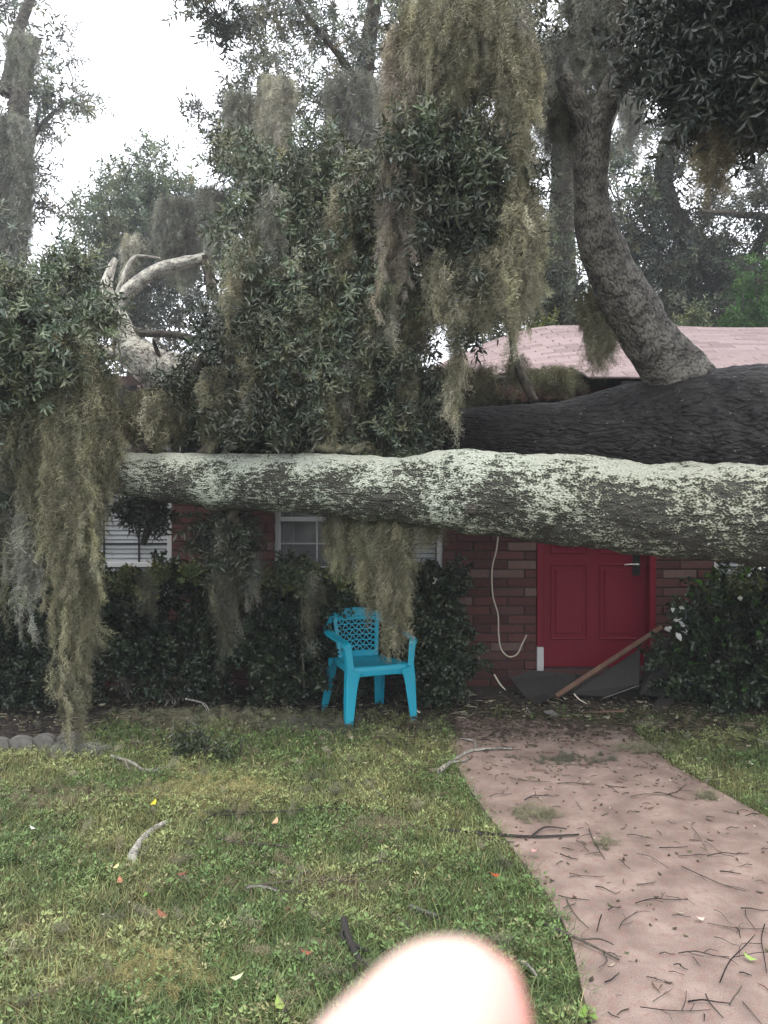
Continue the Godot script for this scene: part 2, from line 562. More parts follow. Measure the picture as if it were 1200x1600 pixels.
func blob(f: Fol, px: float, py: float, rx: float, ry: float, d: float, rz: float, n: int, tint: Color, scale_ := 1.0, droop := 0.6, clump := 22) -> void:
	var c := P(px, py, d)
	blob_at(f, c, Vector3(rx * d / F, ry * d / F, rz), n, tint, scale_, droop, clump)

func blob_at(f: Fol, c: Vector3, rad: Vector3, n: int, tint: Color, scale_ := 1.0, droop := 0.6, clump := 22) -> void:
	var k := maxi(1, n / clump)
	var cr := minf(0.24 * scale_ + 0.05, minf(rad.x, rad.y) * 0.6)
	for i in k:
		var u := rdir()
		u *= pow(rf(0, 1), 0.4) * (1.0 + 0.75 * lump.get_noise_3dv(u * 1.6 + c) * 0.65)
		var cc := c + Vector3(u.x * rad.x, u.y * rad.y, u.z * rad.z)
		var g := rf(0.75, 1.3)
		var way := (u + rdir() * 0.6 + Vector3.DOWN * droop).normalized()
		if rf(0, 1) < 0.6:
			f.sx.append(Transform3D(aim(way + rdir() * 0.7, rf(0, TAU), scale_ * rf(0.6, 1.3)), cc))
			f.sc.append(Color.WHITE * rf(0.5, 1.4))
		for j in clump:
			var w := rdir() * pow(rf(0, 1), 0.5) * cr
			var p := cc + w * Vector3(1, 0.8, 1)
			var s := rng.randi() % 3
			f.xf[s].append(Transform3D(aim(way + rdir() * 0.8 + w.normalized() * 0.5, rf(0, TAU), scale_ * rf(0.7, 1.25)), p))
			var h := g * rf(0.65, 1.4)
			var dry := 1.0 if rf(0, 1) > 0.05 else 1.22
			f.col[s].append(Color(tint.r * h * dry * rf(0.88, 1.15), tint.g * h, tint.b * h * rf(0.85, 1.2) / dry))

func commit(f: Fol, called: String, parent: Node3D, meshes: Array[ArrayMesh], m: Material) -> void:
	for s in 3:
		if f.xf[s].size():
			scatter(called, meshes[s], m, f.xf[s], f.col[s], parent)
	if f.sx.size() and meshes == leaf_mesh:
		scatter("twigs", stick_mesh, M.grey_bark, f.sx, f.sc, parent)

const TONE := {
	"yellow": Color(0.46, 0.42, 0.20), "olive": Color(0.300, 0.288, 0.195), "grey": Color(0.35, 0.355, 0.305), "straw": Color(0.42, 0.40, 0.290), "rose": Color(0.46, 0.41, 0.335),
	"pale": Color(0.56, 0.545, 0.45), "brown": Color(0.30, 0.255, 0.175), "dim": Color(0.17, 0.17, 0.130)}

# one hanging beard of moss: [px, top, bottom, half width at the top, depth, thickness of cover, tone, label, lean in pixels at the bottom]
func moss(px: float, top: float, bot: float, half: float, d: float, cover: float, tone: String, label: String, group: String, lean := 0.0, taper := 0.6, s := 1.0) -> void:
	var t := thing("spanish_moss", label, "moss", P(px, top, d), group)
	var f := Fol.new()
	var tint: Color = TONE[tone]
	var w := half * d / F
	var full := (bot - top) * d / F
	var n := maxi(2, int(cover * w / 0.031))
	for i in n:
		var o := rf(-1, 1)
		var z := rf(-1, 1) * minf(w, 0.28) * sqrt(maxf(0.05, 1.0 - o * o))
		var start := rf(0, 0.4) * rf(0, 1)
		var l := full * (0.25 + 0.75 * pow(rf(0, 1), 1.3) if i % 4 else rf(0.8, 1.0)) * (1.0 - 0.4 * absf(o))
		var steps := maxi(1, int(l / (0.085 * s)))
		var g := rf(0.38, 1.45)
		var walk := Vector3.ZERO
		for k in steps:
			var y := start * full + k * 0.085 * s
			if y > full: break
			var q := y / maxf(full, 0.01)
			walk += Vector3(rf(-1, 1), 0, rf(-1, 1)) * 0.022 * s
			var x := o * w * (1.0 - (1.0 - taper) * q) + lean * d / F * q
			var p := t.position + Vector3(x, -y, z * (1.0 - 0.5 * q)) + walk
			var v := rng.randi() % 3
			var e := rf(0.6, 1.3) * s * (1.0 - 0.3 * float(k) / steps)
			f.xf[v].append(Transform3D(Basis.from_euler(Vector3(rf(-0.55, 0.55), rf(0, TAU), rf(-0.55, 0.55))).scaled(Vector3(e, e * rf(0.8, 1.35), e)), p))
			var h := g * rf(0.75, 1.25)
			f.col[v].append(Color(tint.r * h, tint.g * h * rf(0.97, 1.03), tint.b * h * rf(0.9, 1.08)))
	commit(f, "strands", t, moss_mesh, M.moss)

# a cushion of moss lying on something
func moss_heap(called: String, label: String, group: String, c: Vector3, rad: Vector3, n: int, tone: String, s := 0.7, flat_ := true) -> void:
	var t := thing(called, label, "moss", c, group)
	var f := Fol.new()
	var tint: Color = TONE[tone]
	var shape := FastNoiseLite.new()
	shape.seed = rng.randi() % 1000
	shape.frequency = 1.1
	for i in n:
		var u := rdir() * pow(rf(0, 1), 0.5)
		var edge := 1.0 + 0.9 * shape.get_noise_2d(cos(atan2(u.z, u.x)) * 1.0, sin(atan2(u.z, u.x)) * 1.0)
		var p := c + Vector3(u.x * rad.x, u.y * rad.y, u.z * rad.z) * edge
		if flat_: p.y = c.y + absf(u.y) * rad.y
		var v := rng.randi() % 3
		var tiltx := rf(1.1, 2.0) if flat_ else rf(-0.8, 0.8)
		f.xf[v].append(Transform3D((Basis(Vector3.UP, rf(0, TAU)) * Basis(Vector3.RIGHT, tiltx)).scaled(Vector3.ONE * s * rf(0.6, 1.2)), p))
		var h := rf(0.7, 1.3)
		f.col[v].append(Color(tint.r * h, tint.g * h, tint.b * h))
	commit(f, "strands", t, moss_mesh, M.moss)

# ---------------------------------------------------------------- the house
var roof_edge := -6.3
func sag(x: float) -> float:
	return 1.05 * smoothstep(2.25, -0.9, x)

func roof_point(x: float, t: float) -> Vector3:               # t 0 at the eave, 1 at the ridge
	var y := lerpf(2.53, 3.80, t) - sag(x) * (0.08 + 0.92 * t) + 0.015 * sin(x * 1.7 + t * 3.0)
	return Vector3(x, y, lerpf(roof_edge, -10.5, t))

func roof_gone(x: float, t: float) -> bool:                    # where the limbs tore the eave open
	var e := 0.035 * sin(x * 23.0) + 0.025 * sin(x * 41.0 + 1.0)
	if x > 0.95 and x < 1.72: return t < 0.10 + e
	if x < 0.95 and x > 0.1: return t < 0.012 + maxf(0.0, e)
	return false

func house() -> void:
	var h := thing("brick_house", "low red brick house with red front door and storm-torn roof behind the fallen trunks", "house", Vector3(1, 0, WALL_Z))
	# wall: solid cells between openings
	var xs := [-4.5, -2.7, -1.8, -0.93, 0.5, 1.29, 2.30, 2.80, 3.9, 6.0]
	var ys := [-0.1, 0.13, 0.75, 2.05, 2.17, 2.62]
	var open := func(i: int, j: int) -> bool:
		if i < 0 or j < 0 or i >= xs.size() - 1 or j >= ys.size() - 1: return true
		if i in [1, 3, 7] and j == 2: return true
		return i == 5 and j in [1, 2, 3]
	var b := MB.new()
	var z0 := WALL_Z - 0.008
	var z1 := WALL_Z - 0.22
	for i in xs.size() - 1:
		for j in ys.size() - 1:
			if open.call(i, j): continue
			var a0 := Vector3(xs[i], ys[j], 0)
			var a1 := Vector3(xs[i + 1], ys[j], 0)
			var a2 := Vector3(xs[i + 1], ys[j + 1], 0)
			var a3 := Vector3(xs[i], ys[j + 1], 0)
			var f := Vector3(0, 0, z0)
			var k := Vector3(0, 0, z1)
			b.quad(a0 + f, a1 + f, a2 + f, a3 + f, Vector3.BACK)
			b.quad(a0 + k, a1 + k, a2 + k, a3 + k, Vector3.FORWARD)
			if open.call(i - 1, j): b.quad(a0 + f, a3 + f, a3 + k, a0 + k, Vector3.LEFT)
			if open.call(i + 1, j): b.quad(a1 + f, a2 + f, a2 + k, a1 + k, Vector3.RIGHT)
			if open.call(i, j - 1): b.quad(a0 + f, a1 + f, a1 + k, a0 + k, Vector3.DOWN)
			if open.call(i, j + 1): b.quad(a3 + f, a2 + f, a2 + k, a3 + k, Vector3.UP)
	var wall := put("wall", b.mesh(), M.mortar, h)
	# bricks: full, and cut ones beside the openings
	var course := 0.0775
	var bl := 0.292
	var cache := {}
	var rest := MB.new()
	var views := [Rect2(262, 800, 66, 96), Rect2(386, 800, 46, 92), Rect2(688, 828, 152, 250), Rect2(1020, 862, 104, 150), Rect2(326, 800, 66, 90)]
	var singles := 0
	for r in int(2.7 / course):
		var y := -0.1 + (r + 0.5) * course
		if y > 2.58: break
		var x := -4.5 + (0.146 if r % 2 else 0.0)
		var cuts := []
		for o in [[-2.7, -1.8, 0.75, 2.05], [-0.93, 0.5, 0.75, 2.05], [1.29, 2.30, 0.13, 2.17], [2.80, 3.9, 0.75, 2.05]]:
			if y + 0.033 > o[2] and y - 0.033 < o[3]: cuts.append(o)
		while x < 6.0:
			var a := x
			var e := minf(x + bl - 0.011, 6.0)
			for o in cuts:
				if a < o[1] and e > o[0]:
					if a < o[0]: e = o[0]
					elif e > o[1]: a = o[1]
					else: e = a
			x += bl
			var l := snappedf(e - a, 0.02)
			if l < 0.03: continue
			var p := Vector3((a + e) / 2.0, y + rf(-0.0015, 0.0015), WALL_Z - 0.02 + rf(-0.003, 0.004))
			var xf := Transform3D(Basis.from_euler(Vector3(rf(-0.01, 0.01), rf(-0.008, 0.008), rf(-0.006, 0.006))), p)
			var pix := Vector2(600 + p.x / 6.8 * F, 780 - (p.y - 1.58) / 6.8 * F)
			var seen := false
			for v in views:
				if v.has_point(pix): seen = true
			if seen and singles < 290:
				singles += 1
				if not cache.has(l):
					var q := MB.new()
					q.box(Transform3D.IDENTITY, Vector3(l, 0.0665, 0.05), 0.004)
					cache[l] = q.mesh()
				var o := put("brick", cache[l], M["brick%d" % (rng.randi() % 4 if rf(0, 1) < 0.93 else 4)], wall, true)
				o.global_transform = xf
			else:
				var g := rf(0.7, 1.25)
				rest.box(xf, Vector3(l, 0.0665, 0.05), 0.0, Color(g, g * rf(0.9, 1.1), g))
	M.brick_mix.vertex_color_use_as_albedo = true
	put("brick", rest.mesh(), M.brick_mix, wall, false, "stuff")
	# the other sides, floor and ceiling of the shell
	b = MB.new()
	b.box(Transform3D(Basis(), Vector3(-4.39, 1.25, -10.51)), Vector3(0.22, 2.7, 6.97))
	b.box(Transform3D(Basis(), Vector3(5.89, 1.25, -10.51)), Vector3(0.22, 2.7, 6.97))
	b.box(Transform3D(Basis(), Vector3(0.75, 1.25, -14.11)), Vector3(10.5, 2.7, 0.22))
	put("outer_wall", b.mesh(), M.brick_mix, h)
	b = MB.new()
	b.box(Transform3D(Basis(), Vector3(0.75, 0.06, -10.51)), Vector3(10.05, 0.14, 6.95))
	put("floor", b.mesh(), M.inside, h)
	b = MB.new()
	b.box(Transform3D(Basis(), Vector3(0.75, 2.33, -10.51)), Vector3(10.05, 0.03, 6.95))
	b.box(Transform3D(Basis(), Vector3(0.75, 1.23, -9.6)), Vector3(10.05, 2.16, 0.1))
	put("inner_wall", b.mesh(), M.inside, h)
	roof(h)
	# door
	var dr := Node3D.new()
	dr.name = "door"
	h.add_child(dr)
	dr.global_position = Vector3(1.8, 0.13, WALL_Z - 0.09)
	b = MB.new()
	b.box(Transform3D(Basis(), Vector3(1.80, 1.135, WALL_Z - 0.115)), Vector3(0.90, 2.0, 0.04), 0.003)
	put("leaf", b.mesh(), M.red_paint, dr)
	for row in [[0.26, 0.62], [1.0, 0.66], [1.74, 0.26]]:
		for cx in [1.59, 2.01]:
			var q := MB.new()
			var y0: float = 0.13 + row[0]
			var y1: float = y0 + row[1]
			var z := WALL_Z - 0.094
			var ring := [[0.16, 0.0, 0.0], [0.145, 0.012, -0.0], [0.13, 0.026, 0.0]]
			# moulding round a raised field
			for sx in [-1.0, 1.0]:
				q.box(Transform3D(Basis(), Vector3(cx + sx * 0.152, (y0 + y1) / 2, z + 0.004)), Vector3(0.016, y1 - y0, 0.011), 0.004)
			for yy in [y0 - 0.0085, y1 + 0.0085]:
				q.box(Transform3D(Basis(), Vector3(cx, yy, z + 0.004)), Vector3(0.32, 0.016, 0.011), 0.004)
			q.box(Transform3D(Basis(), Vector3(cx, (y0 + y1) / 2, z + 0.001)), Vector3(0.235, y1 - y0 - 0.07, 0.012), 0.005)
			put("door_panel", q.mesh(), M.red_paint, dr)
	b = MB.new()
	for sx in [1.3225, 2.275]:
		var low := 0.33 if sx < 1.5 else 0.13
		b.box(Transform3D(Basis(), Vector3(sx, (low + 2.17) / 2, WALL_Z - 0.06)), Vector3(0.055, 2.17 - low, 0.14), 0.004)
	b.box(Transform3D(Basis(), Vector3(1.80, 2.153, WALL_Z - 0.06)), Vector3(0.895, 0.034, 0.138), 0.004)
	put("door_jamb", b.mesh(), M.red_paint, dr)
	b = MB.new()
	b.box(Transform3D(Basis(), Vector3(1.322, 0.228, WALL_Z - 0.05)), Vector3(0.058, 0.2, 0.15), 0.003)
	put("bare_jamb_foot", b.mesh(), M.white_trim, dr).set_meta("label", "bare white wood at the foot of the red jamb")
	var hz := WALL_Z - 0.088
	b = MB.new()
	b.box(Transform3D(Basis(), Vector3(2.165, 1.05, hz)), Vector3(0.062, 0.25, 0.012), 0.003)
	put("lock_plate", b.mesh(), M.black_plate, dr)
	b = MB.new()
	tube(b, [[Vector3(2.165, 1.022, hz), 0.012], [Vector3(2.165, 1.022, hz + 0.045), 0.012]], 10, 0.02)
	tube(b, [[Vector3(2.172, 1.022, hz + 0.045), 0.009], [Vector3(2.10, 1.024, hz + 0.05), 0.008], [Vector3(2.05, 1.02, hz + 0.046), 0.008]], 10, 0.02)
	put("handle", b.mesh(), M.steel, dr)
	b = MB.new()
	tube(b, [[Vector3(2.165, 1.12, hz), 0.02], [Vector3(2.165, 1.12, hz + 0.02), 0.018]], 14, 0.01)
	b.box(Transform3D(Basis(), Vector3(2.15, 1.12, hz + 0.026)), Vector3(0.05, 0.010, 0.012), 0.002)
	put("deadbolt", b.mesh(), M.steel, dr)
	# windows
	window(h, -2.7, -1.8, 3, 4, "blinds", 1.02)
	window(h, -0.93, -0.22, 2, 4, "curtain", 1.41)
	window(h, -0.215, 0.5, 2, 4, "blinds", 1.38)
	window(h, 2.80, 3.9, 3, 4, "blinds", 1.45)
	b = MB.new()
	b.box(Transform3D(Basis(), Vector3(1.8, 0.02, -6.61)), Vector3(1.2, 0.15, 0.36), 0.01)
	put("doorstep", b.mesh(), M.dark_panel, h)

func window(h: Node3D, x0: float, x1: float, nx: int, ny: int, within: String, rail: float) -> void:
	var w := Node3D.new()
	w.name = "window"
	h.add_child(w, true)
	var y0 := 0.75
	var y1 := 2.05
	var z := WALL_Z - 0.07
	w.global_position = Vector3((x0 + x1) / 2, y0, z)
	var b := MB.new()
	for x in [x0 + 0.0225, x1 - 0.0225]:
		b.box(Transform3D(Basis(), Vector3(x, 1.4, z)), Vector3(0.045, 1.3, 0.08), 0.003)
	for y in [y0 + 0.022, y1 - 0.022]:
		b.box(Transform3D(Basis(), Vector3((x0 + x1) / 2, y, z)), Vector3(x1 - x0 - 0.09, 0.044, 0.078), 0.003)
	put("frame", b.mesh(), M.white_trim, w)
	b = MB.new()
	b.box(Transform3D(Basis(), Vector3((x0 + x1) / 2, rail, z + 0.005)), Vector3(x1 - x0 - 0.09, 0.04, 0.05), 0.003)
	put("meeting_rail", b.mesh(), M.white_trim, w)
	for i in range(1, nx):
		b = MB.new()
		b.box(Transform3D(Basis(), Vector3(lerpf(x0, x1, float(i) / nx), 1.4, z - 0.016)), Vector3(0.014, 1.2, 0.014))
		put("muntin", b.mesh(), M.black_plate if within == "blinds" else M.white_trim, w)
	for y in [1.0, 1.2, 1.72]:
		b = MB.new()
		b.box(Transform3D(Basis(), Vector3((x0 + x1) / 2, y, z - 0.012)), Vector3(x1 - x0 - 0.09, 0.012, 0.012))
		put("muntin", b.mesh(), M.black_plate if within == "blinds" else M.white_trim, w)
	b = MB.new()
	b.box(Transform3D(Basis(), Vector3((x0 + x1) / 2, 1.4, z - 0.028)), Vector3(x1 - x0 - 0.09, 1.21, 0.004))
	put("pane", b.mesh(), M.glass, w)
	if within == "blinds":
		var q := MB.new()
		q.box(Transform3D.IDENTITY, Vector3(x1 - x0 - 0.12, 0.038, 0.0022))
		var me := q.mesh()
		for i in 30:
			var o := put("slat", me, M.blind, w, true)
			o.global_transform = Transform3D(Basis(Vector3.RIGHT, -0.75 + rf(-0.05, 0.05)) * Basis(Vector3.BACK, rf(-0.004, 0.004)), Vector3((x0 + x1) / 2, 0.81 + i * 0.04, z - 0.075))
	else:
		for sx in [-1.0, 1.0]:
			var rows := []
			var uvs := []
			for j in 12:
				var row := PackedVector3Array()
				var ur := PackedVector2Array()
				var y := lerpf(0.78, 2.02, j / 11.0)
				var edge: float = lerpf(0.20, 0.09, absf(y - 1.25) / 0.8)
				for k in 25:
					var t := k / 24.0
					var xx: float = ((x1 - 0.05) - t * edge) if sx > 0 else ((x0 + 0.05) + t * edge * 0.5)
					row.append(Vector3(xx, y, z - 0.13 + 0.02 * sin(t * 22.0 + y)))
					ur.append(Vector2(t, y))
				rows.append(row); uvs.append(ur)
			b = MB.new()
			b.grid(rows, false, uvs)
			put("curtain", b.mesh(), M.curtain, w)

func roof(h: Node3D) -> void:
	var b := MB.new()
	var nx := 150
	var nt := 48
	for i in nx:
		for j in nt:
			var xa := lerpf(-4.8, 6.3, float(i) / nx)
			var xb := lerpf(-4.8, 6.3, float(i + 1) / nx)
			var ta := float(j) / nt
			var tb := float(j + 1) / nt
			if roof_gone((xa + xb) / 2, (ta + tb) / 2): continue
			b.quad(roof_point(xa, ta), roof_point(xb, ta), roof_point(xb, tb), roof_point(xa, tb), Vector3.UP)
	for i in nx:                                                # the slope behind the ridge
		var xa := lerpf(-4.8, 6.3, float(i) / nx)
		var xb := lerpf(-4.8, 6.3, float(i + 1) / nx)
		b.quad(roof_point(xa, 1), roof_point(xb, 1), Vector3(xb, 2.53, -14.6), Vector3(xa, 2.53, -14.6), Vector3.UP)
	for e in [-4.5, 6.0]:                                       # gables
		b.tri(Vector3(e, 2.6, -6.8), Vector3(e, 2.6, -14.2), roof_point(e, 1) - Vector3(0, 0.05, 0), Vector3(e, 0, 0))
	var rf_ := put("roof", b.mesh(), M.underlay, h)
	var cache := []
	for k in 4:
		var q := MB.new()
		q.box(Transform3D.IDENTITY, Vector3(0.315, 0.016, 0.225), 0.003)
		cache.append(q.mesh())
	var slope := (roof_point(4.0, 1) - roof_point(4.0, 0)).normalized()
	var rest := MB.new()
	var rows := 25
	var singles := 0
	for r in rows:
		for k in 35:
			var x := -4.65 + (k + (0.5 if r % 2 else 0.0)) * 0.32
			if x > 6.2: continue
			var t := (r + 0.55) / rows
			if roof_gone(x, t - 0.01): continue
			var p := roof_point(x, t)
			var up := roof_point(x, t + 0.02) - roof_point(x, t - 0.02)
			var ac := roof_point(x + 0.05, t) - roof_point(x - 0.05, t)
			var bz := -up.normalized()
			var bx := (ac - bz * ac.dot(bz)).normalized()
			var by := bz.cross(bx)
			var loose := 0.0
			if x < 1.9: loose = rf(0, 1) * smoothstep(2.0, 0.5, x)
			if loose > 0.86: continue
			var xf := Transform3D(Basis(bx, by, bz) * Basis(Vector3.RIGHT, 0.06 + 0.10 * loose * loose + rf(-0.006, 0.01)) * Basis(Vector3.UP, loose * rf(-0.12, 0.12)), p + by * (0.012 + rf(0.0, 0.004) + 0.02 * loose))
			var sx := 600 + p.x / -p.z * F
			if sx > 650 and sx < 1230 and singles < 298:
				singles += 1
				var o := put("shingle", cache[rng.randi() % 4], M["shingle%d" % (rng.randi() % 4)], rf_, true)
				o.global_transform = xf
			else:
				rest.box(xf, Vector3(0.315, 0.016, 0.225))
	put("shingle", rest.mesh(), M.shingle0, rf_, false, "stuff")
	b = MB.new()
	for s in [[1.85, 6.3, 0.0], [-4.8, -0.2, -0.03]]:
		b.box(Transform3D(Basis(), Vector3((s[0] + s[1]) / 2, 2.42 + s[2], roof_edge + 0.014)), Vector3(s[1] - s[0], 0.16, 0.02), 0.003)
	put("fascia", b.mesh(), M.dark_panel, h)
	b = MB.new()
	b.box(Transform3D(Basis(), Vector3(0.75, 2.36, -6.54)), Vector3(11.1, 0.012, 0.47))
	put("soffit", b.mesh(), M.underlay, h)
	for q in [[P(812, 588, 6.25), P(820, 628, 6.25), 0.05], [P(700, 600, 6.25), P(782, 606, 6.22), 0.07], [P(880, 600, 6.4), P(846, 618, 6.3), 0.03]]:
		b = MB.new()
		var dir: Vector3 = q[1] - q[0]
		var bs := Basis(dir.normalized(), dir.normalized().cross(Vector3.BACK).normalized(), Vector3.BACK)
		b.box(Transform3D(bs.orthonormalized(), (q[0] + q[1]) / 2), Vector3(dir.length(), q[2], 0.02), 0.002)
		put("splintered_board", b.mesh(), M.old_wood, h)

# ---------------------------------------------------------------- ground
var path_poly := PackedVector2Array()
func ground() -> void:
	var b := MB.new()
	var rows := []
	var uvs := []
	for i in 41:
		var row := PackedVector3Array()
		var ur := PackedVector2Array()
		for k in 41:
			var u := (i - 20) / 20.0
			var w := (k - 20) / 20.0
			var x := signf(u) * pow(absf(u), 2.2) * 260.0
			var z := signf(w) * pow(absf(w), 2.2) * 260.0 - 8.0
			row.append(Vector3(x, -0.012, z)); ur.append(Vector2(x, z))
		rows.append(row); uvs.append(ur)
	b.grid(rows, false, uvs)
	put("ground", b.mesh(), M.soil, null, false, "structure")
	var left := [[712, 1118], [715, 1195], [735, 1235], [770, 1282], [812, 1340], [860, 1400], [890, 1462], [912, 1550], [925, 1600]]
	var right := [[985, 1135], [1012, 1165], [1052, 1196], [1120, 1234], [1200, 1277]]
	var pl := []
	var pr := []
	for q in left: pl.append(G(q[0] + rf(-2, 2), q[1], 0.02))
	pl.append(Vector3(0.70, 0.02, -1.6)); pl.append(Vector3(0.8, 0.02, 1.0)); pl.append(Vector3(0.85, 0.02, 4.0))
	for q in right: pr.append(G(q[0], q[1], 0.02))
	pr.append(Vector3(2.16, 0.02, -3.2)); pr.append(Vector3(2.3, 0.02, 1.0)); pr.append(Vector3(2.35, 0.02, 4.0))
	var poly := pl.duplicate()
	var rev := pr.duplicate()
	rev.reverse()
	poly.append_array(rev)
	for q in poly: path_poly.append(Vector2(q.x, q.z))
	b = MB.new()
	var tri := Geometry2D.triangulate_polygon(path_poly)
	for i in range(0, tri.size(), 3):
		b.tri(poly[tri[i]], poly[tri[i + 1]], poly[tri[i + 2]], Vector3.UP)
	for i in poly.size():
		var p: Vector3 = poly[i]
		var q: Vector3 = poly[(i + 1) % poly.size()]
		var dn := Vector3(0, -0.09, 0)
		b.quad(p, q, q + dn, p + dn, (q - p).cross(Vector3.UP))
	put("path", b.mesh(), M.concrete, null, false, "structure")
	# bed of mulch under the hedge and along the house
	b = MB.new()
	var bed := [Vector3(-4.5, -0.004, -4.98), Vector3(-2.25, -0.004, -4.98), Vector3(-1.9, -0.004, -5.5), Vector3(-0.3, -0.004, -5.95), Vector3(0.5, -0.004, -5.9), Vector3(2.4, -0.004, -6.05), Vector3(6, -0.004, -5.7), Vector3(6, -0.004, -6.81), Vector3(-4.5, -0.004, -6.81)]
	var bp := PackedVector2Array()
	for q in bed: bp.append(Vector2(q.x, q.z))
	tri = Geometry2D.triangulate_polygon(bp)
	for i in range(0, tri.size(), 3):
		b.tri(bed[tri[i]], bed[tri[i + 1]], bed[tri[i + 2]], Vector3.UP)
	put("mulch_bed", b.mesh(), M.mulch, null, false, "structure")
	lawn()

func lawn() -> void:
	var tint := FastNoiseLite.new()
	tint.frequency = 0.9
	tint.seed = 5
	tint.fractal_octaves = 3
	var patch := FastNoiseLite.new()
	patch.frequency = 2.6
	patch.seed = 9
	var meshes := [make_tuft(11, 0.055, 0.0028), make_tuft(10, 0.045, 0.0036), make_tuft(9, 0.09, 0.0024)]
	var weeds := [make_weed(9), make_weed(7), make_weed(11)]
	var xf := [[], [], []]
	var col := [PackedColorArray(), PackedColorArray(), PackedColorArray()]
	var wx := [[], [], []]
	var wc := [PackedColorArray(), PackedColorArray(), PackedColorArray()]
	var n := 0
	for i in 150000:
		var z := -1.2 - 4.75 * pow(rf(0, 1), 0.85)
		var x := rf(-1, 1) * (1.1 + 0.62 * -z)
		if Geometry2D.is_point_in_polygon(Vector2(x, z), path_poly): continue
		if z < -4.95 and x < -2.0: continue
		if z < -5.15 - (0.2 if x > 0.3 else 0.3) - 0.35 * tint.get_noise_2d(x * 3, 7):
			if rf(0, 1) < 0.86: continue
		n += 1
		var t := tint.get_noise_2d(x, z)
		var q := patch.get_noise_2d(x, z)
		if q < -0.30 and rf(0, 1) < 0.55: continue
		var base := Color(0.145, 0.20, 0.075).lerp(Color(0.30, 0.30, 0.135), clampf(t * 1.8 + 0.3 + rf(-0.25, 0.25), 0, 1))
		base = base.lerp(Color(0.085, 0.15, 0.06), clampf(-q * 1.5, 0, 1) * 0.8)
		if rf(0, 1) < 0.12: base = Color(0.30, 0.25, 0.14) * rf(0.5, 1.2)
		var g := rf(0.5, 1.45)
		var c := Color(base.r * g, base.g * g, base.b * g)
		var k := rng.randi() % 3
		if rf(0, 1) < 0.14 + 0.35 * q:
			wx[k].append(Transform3D(Basis(Vector3.UP, rf(0, TAU)).scaled(Vector3.ONE * rf(0.7, 1.35)), Vector3(x, rf(-0.012, 0.012), z)))
			wc[k].append(Color(c.r * 0.9, c.g * 1.05, c.b))
		else:
			var s := rf(0.65, 1.15)
			xf[k].append(Transform3D(Basis(Vector3.UP, rf(0, TAU)) * Basis(Vector3.RIGHT, rf(-0.3, 0.3)).scaled(Vector3(s * 1.1, s * rf(0.6, 1.0), s * 1.1)), Vector3(x, -0.012, z)))
			col[k].append(c)
	for k in 3:
		var o := scatter("lawn_grass", meshes[k], M.grass, xf[k], col[k], null)
		tag(o, "short ragged lawn grass in front of the house", "grass", "lawn")
		o = scatter("lawn_weeds", weeds[k], M.grass, wx[k], wc[k], null)
		tag(o, "low broad-leaved weeds mixed through the lawn", "weeds", "lawn")

